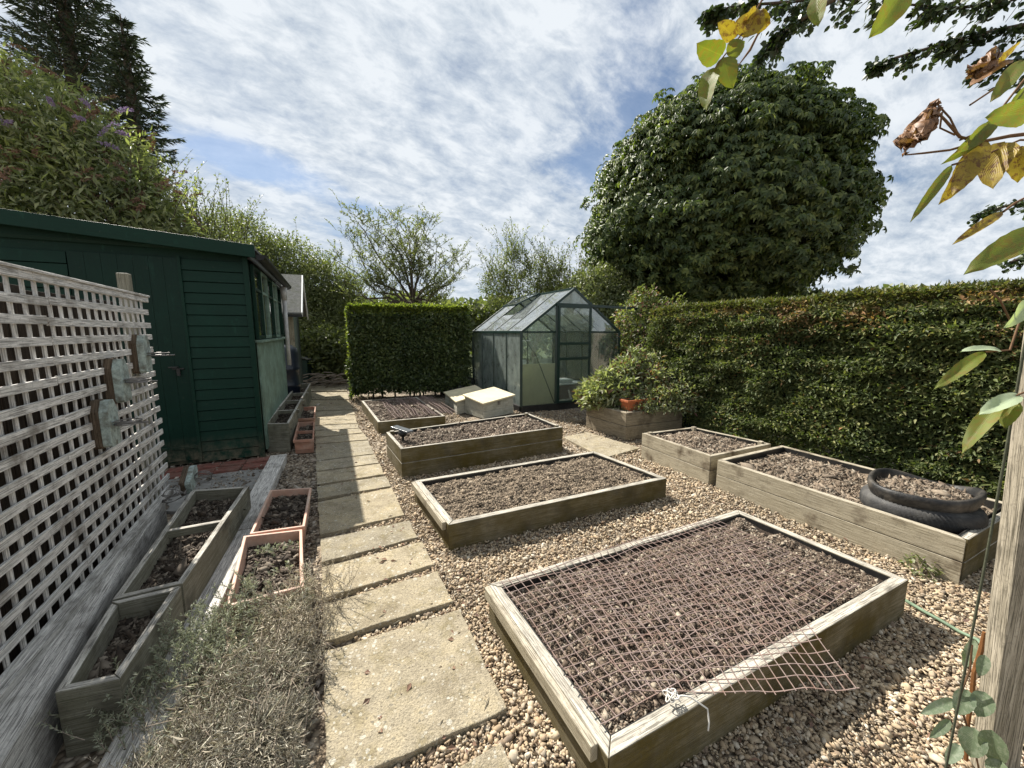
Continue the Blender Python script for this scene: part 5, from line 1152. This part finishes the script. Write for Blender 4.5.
# ------------------------------------------------------------------ LAVENDER / DRY SHRUB
lv=thing('dry_lavender','straggly half-dead lavender with grey stalks spilling over the timber edging','shrub',(-1.05,1.45,0))
b=LB(); PP=[];DD=[];LL=[];KK=[]
def lz(x,y): return 0
roots=[(-1.12,1.72,.36),(-1.05,1.95,.28),(-1.12,1.30,.36),(-.95,1.40,.34),(-1.0,1.05,.32),(-.84,1.12,.24),(-1.02,1.68,.26),(-1.1,.95,.3)]
n=42000
for _ in range(n):
    x,y,r=random.choice(roots); a=random.uniform(0,2*math.pi); q=random.random()**.55; px,py=x+r*q*math.cos(a),y+r*q*math.sin(a)
    if px>-.70-.47*(py-1.1)+.07*softn((py*8,1,1)) or px<-1.33-.437*(py-1.3)+.06*softn((py*7,4,1)) or py>2.12: continue
    hz=.01+.22*(1-q*q)*random.random()**1.3+.07*max(0,softn((px*4,py*4,2)))
    d=Vector((math.cos(a)*.8,math.sin(a)*.8,random.uniform(-.3,.9)))+Vector((random.uniform(-1,1),random.uniform(-1,1),0))*.6
    PP.append((px,py,hz)); DD.append(tuple(d.normalized())); LL.append(random.uniform(.012,.048))
    gsc=softn((px*2.3,py*2.3,5)); KK.append(1 if (random.random()<(.5 if (px<-1.15 or py>1.75) else .10)+gsc*.5) else 0)
P=np.array(PP);Dn=np.array(DD);LLn=np.array(LL);KK=np.array(KK)
for k_,wd,ls in ((0,.0024,1.0),(1,.0036,.7)):
    I=KK==k_; q=I.sum(); v,f=leaves(P[I],Dn[I],rnd_dir(q)+[0,0,.7],LLn[I]*ls,wd*RNG.uniform(.6,1.5,q),.2,RNG.uniform(-.3,.4,(q,1))); b.add(v,f,k_)
# small silver leaves on sprigs (left fringe)
mb=MB()
sp_=[(-1.42,1.55,.12),(-1.36,1.42,.12),(-1.45,1.30,.1),(-1.38,1.22,.08),(-1.30,1.75,.14),(-1.33,1.6,.1),(-1.25,1.45,.1)]
shoots(b,mb,[Vector(p) for p in sp_],260,.13,.020,.005,1,.55,(-.25,.1,.7),26,.0016,.09)
for _ in range(230):
    x,y,r=random.choice(roots); a=random.uniform(0,6.28); l=random.uniform(.12,.38); s=Vector((x+random.uniform(-.15,.15),y+random.uniform(-.2,.2),.03)); e=s+Vector((math.cos(a)*l,math.sin(a)*l,random.uniform(-.01,.16)))
    if e.x>-.68-.47*(e.y-1.1) or e.x<-1.38-.437*(e.y-1.3): continue
    mb.tube([s,s.lerp(e,.5)+Vector((random.uniform(-.03,.03),random.uniform(-.03,.03),.05)),e],[.0018,.0015,.0009],4,False)
shoots(b,mb,[Vector((x,y,.03)) for x,y,r in roots for _ in (0,1)],560,.19,.016,.0032,0,.6,(-.05,-.05,.85),26,.0012,.13)
b.build('foliage',[M['dry'],M['lav']],lv); mb.build('stalk_tangle',M['twigs'],lv)
# ------------------------------------------------------------------ OVERHANGING TREE (outside right) with two boughs in view
ov=thing('overhanging_tree','small-leaved tree outside the frame whose dark boughs hang in at top right','tree',(6.6,4.2,0))
m=MB(); m.tube([(6.6,4.2,0),(6.5,4.2,2.5),(6.3,4.3,4.5),(6.0,4.4,6.5)],[.2,.17,.13,.08],9); m.build('trunk',M['barkwood'],ov,smooth=True)
b=LB(); m=MB()
def bough(pts,Y,ntw,thick,L=.075,per=16):
    pp=[at(u,v,Y+i*.05) for i,(u,v) in enumerate(pts)]; st=Vector((6.2,4.4,5.4)); m.tube([st,st.lerp(pp[0],.6)+Vector((0,0,.3))]+pp,[.06,.045]+[.026-.021*i/len(pp) for i in range(len(pp))],6,False)
    P=[];Dn=[]
    for _ in range(ntw):
        t_=random.random()*(len(pp)-1); i=int(t_); p=pp[i].lerp(pp[i+1],t_-i); tk=(thick[i]*(1-(t_-i))+thick[i+1]*(t_-i))*random.uniform(.5,1.1)
        al=(pp[i+1]-pp[i]).normalized(); e=(al*.8+Vector((random.uniform(-.5,.5),random.uniform(-.9,.9),random.uniform(-.75,.35)))).normalized()*tk; g_=Vector((0,0,-.35*tk))
        m.tube([p,p+e*.5+g_*.2,p+e+g_],[.006,.004,.002],4,False)
        for k in range(per):
            q=random.random(); P.append(tuple(p+e*q+g_*q*q+Vector((random.gauss(0,1),random.gauss(0,1),random.gauss(0,1)))*.022)); Dn.append((e.x/tk+random.uniform(-1,1),e.y/tk+random.uniform(-1,1),random.uniform(-1.3,.1)))
    P=np.array(P);Dn=np.array(Dn); q=len(P); v,f=rleaves(P,Dn,rnd_dir(q)+[0,0,.3],L*RNG.uniform(.6,1.15,q),L*.8*RNG.uniform(.6,1.1,q)); b.add(v,f,0)
bough([(1100,-60),(1010,-22),(940,-16),(860,-8),(790,2),(735,6),(712,12)],4.2,80,[.40,.34,.30,.30,.26,.2,.10])
bough([(840,-5),(800,20),(775,40),(758,58)],4.2,26,[.26,.24,.16,.08],.07,13)
bough([(1120,0),(1040,22),(990,32),(940,45),(895,58),(872,68)],4.3,52,[.40,.30,.24,.17,.12,.07],.07)
bough([(1100,40),(1040,58),(1010,62),(975,62)],4.3,22,[.4,.3,.2,.12],.07)
bough([(1100,-30),(1010,0),(960,8),(900,4)],4.5,36,[.4,.4,.3,.2])
bough([(1100,190),(1050,200),(1010,205),(985,212)],4.6,26,[.3,.25,.2,.1],.055)
bough([(1100,260),(1050,250),(1010,262)],4.6,18,[.3,.2,.1],.055)
b.build('crown',[M['small']],ov); m.build('limb',M['barkwood'],ov,smooth=True)
# ------------------------------------------------------------------ CLIMBING VINE (near leaves)
vn=thing('climbing_vine','climbing vine with yellowing and withered leaves hanging close at top right','climbing plant',(1.6,1.1,0))
def bigleaf(u,v,Y,du,dv,wpx,mat,nz=None,curl=.2,fold=.25,name='leaf',lobes=0,par=None,wav=.0,twist=.0):
    """leaf from base pixel (u,v) to tip (u+du,v+dv)"""
    a=at(u,v,Y); e=at(u+du,v+dv,Y-.02); d=e-a; L=d.length; d.normalize(); W=wpx/F*Y
    vw=-Vector(a).normalized() if nz is None else Vector(nz)
    view=(Vector((0,0,HC))-a).normalized() if nz is None else Vector(nz).normalized()
    view=(view+Vector((random.uniform(-.45,.45),random.uniform(-.2,.2),random.uniform(-.3,.5)))).normalized()
    s=d.cross(view).normalized(); n=s.cross(d).normalized()
    V=[];Fc=[];UV=[]; NI,NJ=14,8
    for i in range(NI+1):
        t_=i/NI; prof=math.sin(math.pi*min(1,t_**.82))**.6*(1-.18*t_)+.001
        if t_>.9: prof*=(1-t_)/.1*.9+.05
        if lobes: prof*=1+.18*math.sin(t_*math.pi*lobes)
        for j in range(NJ+1):
            q=(j/NJ-.5)*2; x=q*W*.5*prof*(1+.035*math.sin(i*2.7+j))
            z=fold*abs(q)*W*.5*prof-curl*L*(t_**2)*.5+wav*W*math.sin(t_*9+q*2.5)*.5+.01*W*math.sin(t_*26)*abs(q)
            c_=math.cos(twist*t_);s_=math.sin(twist*t_)
            cr=(Vector((softn((t_*5,q*3,u)),softn((t_*5,q*3,u+9)),softn((t_*5,q*3,u+20))))*W*.35 if 'withered' in name else Vector((0,0,0)))
            V.append(tuple(cr+a+d*(L*t_)+s*(x*c_-z*s_)+n*(x*s_+z*c_))); UV.append((t_,q))
    for i in range(NI):
        for j in range(NJ): k=i*(NJ+1)+j; Fc.append((k,k+1,k+NJ+2,k+NJ+1))
    me=D.meshes.new(name); me.from_pydata(V,[],Fc); uv=me.uv_layers.new(name='UVMap')
    for l in me.loops: uv.data[l.index].uv=UV[l.vertex_index]
    o=link(name,me,M[mat],par or vn,0,True); return o
VL=[ # u,v base, dY, tip offset, width px, material
 (745,38,1.0,12,-32,26,'vyellow'),(742,52,1.0,-26,-14,0,'x'),
 (722,55,1.0,-24,-8,22,'vgreen'),(724,57,1.0,6,27,19,'vgreen'),(714,68,1.0,-14,35,19,'vgreen'),(727,55,1.0,18,-15,16,'vgreen'),(735,38,1.0,-16,-16,15,'vyellow'),
 (752,20,1.0,18,4,18,'vyellow'),(745,28,1.0,14,-22,17,'vyellow'),(818,-6,.9,-1,29,16,'vgreen'),(904,-12,.8,-20,38,24,'vgreen'),
 (988,140,.85,-34,52,20,'vyellow'),(975,150,.85,-22,48,18,'vyellow'),(1005,142,.85,-20,38,26,'vyellow'),(1012,148,.85,12,30,20,'vyellow'),
 (952,165,.85,-36,50,9,'vgreen'),(998,118,.85,-38,40,12,'vgreen'),(990,125,.85,-28,26,15,'vgreen'),(1022,60,.85,-26,36,14,'vgreen'),
 (1035,112,.8,-44,4,24,'vgreen'),(1003,212,.8,-46,28,9,'vyellow'),(1048,228,.7,-66,30,26,'vgreen'),(1030,85,.85,-8,14,14,'vgreen'),
 (1000,350,.8,-38,-4,13,'vgrey'),(985,352,.8,-46,32,13,'vgreen'),(1020,395,.8,-40,18,16,'vgrey'),(1008,398,.8,-50,46,17,'vgreen'),(1014,400,.8,-10,26,16,'vgreen'),(1030,300,.8,-20,28,14,'vgrey'),
 (1018,45,1.0,-36,24,14,'vyellow'),(1010,60,1.0,-40,22,16,'vbrown'),
]
for (u,v,Y,du,dv,w_,mt) in VL:
    if mt=='x': continue
    bigleaf(u,v,Y,du,dv,w_,mt,curl=random.uniform(.1,.6),fold=random.uniform(.1,.4),twist=random.uniform(-.7,.7),wav=.06)
# withered curled bunch
for (du,dv,w_,tw) in ((-34,46,20,2.6),(-24,34,18,-2.2),(-14,38,14,3),(-42,52,9,-2.5),(-6,24,11,-3)):
    bigleaf(934,108,.85,du+random.uniform(-3,3),dv,w_,'vbrown',curl=.35,fold=.7,name='withered_leaf',wav=.5,twist=tw)
for (u,v,du,dv,w_,tw) in ((996,52,-26,24,14,2.4),(990,58,-18,20,14,-2.4),(998,62,-24,14,10,1.8)):
    bigleaf(u,v,.95,du,dv,w_,'vbrown',curl=.3,fold=.6,name='withered_leaf',wav=.4,twist=tw)
m=MB()
def st(pts,Y,r): m.tube([at(u,v,Y) for u,v in pts],r,6,False)
st([(1060,130),(1010,136),(980,142),(960,137),(945,120),(935,110)],.85,[.004,.0035,.003,.003,.0025,.002]); st([(978,142),(950,150),(925,153),(905,155)],.85,[.0028,.0022,.002,.0012])
st([(1040,60),(1012,95),(985,130),(960,140)],.85,.002); st([(1060,140),(1020,140),(985,155),(952,165)],.85,.002); st([(1040,190),(1015,203),(1003,212)],.8,.0022)
st([(1060,50),(1020,70),(1000,85),(985,95),(970,105)],.95,.0022); st([(955,135),(940,128),(942,112)],.85,.0018); st([(960,138),(950,118),(938,105)],.85,.0018)
st([(800,-30),(762,0),(745,30),(724,56),(712,72)],1.0,[.003,.0025,.002,.0016,.0012]); st([(745,35),(733,55),(722,62)],1.0,.0014); st([(760,30),(750,50),(738,66)],1.0,[.002,.003,.001])
st([(1060,300),(1020,320),(1010,350),(985,352)],.8,.002); st([(1060,360),(1030,390),(1010,398)],.8,.002); st([(1010,320),(1000,300),(990,290)],.8,.002); st([(830,-30),(818,-5)],.9,.002); st([(920,-40),(904,-12)],.8,.002)
m.tube([(1.80,1.2,0),(1.78,1.2,.8),(1.74,1.2,1.5),(1.66,1.15,2.3),(1.2,.98,2.75),(.7,.95,2.72)],[.014,.013,.012,.01,.006,.004],7)
m.build('stem',M['stem'],vn,smooth=True)
# bindweed at the post foot
bw=thing('bindweed','broad grey-green bindweed leaves climbing the foot of the timber post','climbing plant',(1.55,1.1,0))
for (u,v,Y,du,dv,w_) in ((955,700,1.12,-38,16,16),(968,690,1.1,-12,30,26),(985,692,1.08,-8,30,28),(975,728,1.05,-6,36,34),(992,730,1.02,4,44,34),(960,745,1.05,-16,22,18),(975,640,1.2,-14,34,14),(965,650,1.2,6,20,14),(1000,760,1.0,-4,30,30),(950,720,1.1,-22,22,14),(985,655,1.1,-6,26,16)):
    bigleaf(u,v,Y,du*.85,dv*.85,w_*.72,'ivy',curl=.25,fold=.3,name='leaf',par=bw)
m=MB(); m.tube([at(u,v,1.1) for u,v in ((985,800),(975,750),(965,720),(958,700),(970,670),(972,645))],.003,6,False); m.build('stem',M['stem'],bw)
# ------------------------------------------------------------------ LIGHT
AZ=R(-45); EL=R(46)
sv=Vector((math.sin(AZ)*math.cos(EL),math.cos(AZ)*math.cos(EL),math.sin(EL)))
sl=D.lights.new('sun','SUN'); sl.energy=5.0; sl.angle=R(.55); sl.color=(1,.94,.85); so=D.objects.new('sun',sl); COL.objects.link(so); so.rotation_euler=sv.to_track_quat('Z','Y').to_euler(); so.location=(0,0,20)
w=D.worlds.new('World'); SC.world=w; w.use_nodes=True; nt=w.node_tree; nt.nodes.clear()
class WT(NT):
    def __init__(s,t): s.t=t
W=WT(nt); out=W.n('OutputWorld'); bg=W.n('Background')
sky=W.n('TexSky',sky_type='NISHITA'); sky.sun_disc=False; sky.sun_elevation=EL; sky.sun_rotation=AZ; sky.air_density=1.0; sky.dust_density=.6; sky.ozone_density=1.6
tc=W.n('TexCoord').outputs['Generated']; sx=W.n('SeparateXYZ'); W.l(tc,sx.inputs[0])
dz=W.math('ADD',W.math('MAXIMUM',sx.outputs[2],0.0),.34)
cx=W.math('DIVIDE',sx.outputs[0],dz); cy=W.math('DIVIDE',sx.outputs[1],dz)
cv=W.n('CombineXYZ'); W.l(cx,cv.inputs[0]); W.l(cy,cv.inputs[1])
rot=W.n('Mapping'); rot.inputs['Rotation'].default_value=(0,0,R(-35)); W.l(cv.outputs[0],rot.inputs[0])
V1=W.mapv(rot.outputs[0],(1.0,1.3,1),(2.3,.7,0))
big=W.noise(V1,.9,7,.56,.15); fine=W.noise(W.mapv(rot.outputs[0],(1.3,1.7,1),(5,1,0)),3.0,10,.62,.3)
mott=W.noise(W.mapv(rot.outputs[0],(1.3,2.0,1),(9,4,0)),9.0,8,.65,.3)
dens=W.math('ADD',W.math('MULTIPLY',big,.50),W.math('ADD',W.math('MULTIPLY',fine,.36),W.math('MULTIPLY',mott,.16)))
def skyc(u,v):
    d=ray(u,v).normalized(); q=max(d.z,0)+.34; return (d.x/q,d.y/q,0)
def gap(p0,p1,w,amt):
    """a break in the cloud sheet along the line p0-p1 (sky coordinates)"""
    global dens
    a=Vector(skyc(*p0)); b=Vector(skyc(*p1)); c=(a+b)/2; L=(b-a).length/2; an=math.atan2(b.y-a.y,b.x-a.x)
    mp=W.n('Mapping',vector_type='TEXTURE'); mp.inputs['Location'].default_value=c; mp.inputs['Rotation'].default_value=(0,0,an); mp.inputs['Scale'].default_value=(L*1.3,w,1)
    W.l(cv.outputs[0],mp.inputs[0]); ln=W.n('VectorMath',operation='LENGTH'); W.l(mp.outputs[0],ln.inputs[0])
    g_=W.ramp(ln.outputs['Value'],[(0,1),(1,0)],'EASE'); dens=W.math('SUBTRACT',dens,W.math('MULTIPLY',g_,amt))
gap((150,125),(340,195),.16,.20); gap((330,200),(430,225),.12,.07)
gap((560,30),(720,10),.3,.10); gap((600,210),(690,60),.22,.15); gap((620,150),(560,190),.14,.08); gap((860,120),(1010,160),.5,.12)
mask=W.ramp(dens,[(.34,.22),(.45,.88),(.54,1)])
shade=W.ramp(W.math('ADD',W.math('MULTIPLY',fine,.45),W.math('ADD',W.math('MULTIPLY',big,.15),W.math('MULTIPLY',mott,.40))),[(.37,(4.0,4.8,6.0)),(.47,(6.4,7.1,7.9)),(.56,(8.6,9.1,9.6))])
blue=W.mix(1.0,sky.outputs[0],(.95,1.02,1.08),'MULTIPLY')
col=W.mix(mask,blue,shade)
W.l(col,bg.inputs[0]); bg.inputs[1].default_value=.05; W.l(bg.outputs[0],out.inputs[0])
vs=SC.view_settings; vs.view_transform='Standard'; vs.look='None'; vs.exposure=1.0; vs.gamma=1
SC.cycles.max_bounces=6; SC.cycles.transparent_max_bounces=12
SC.cycles.use_denoising=True
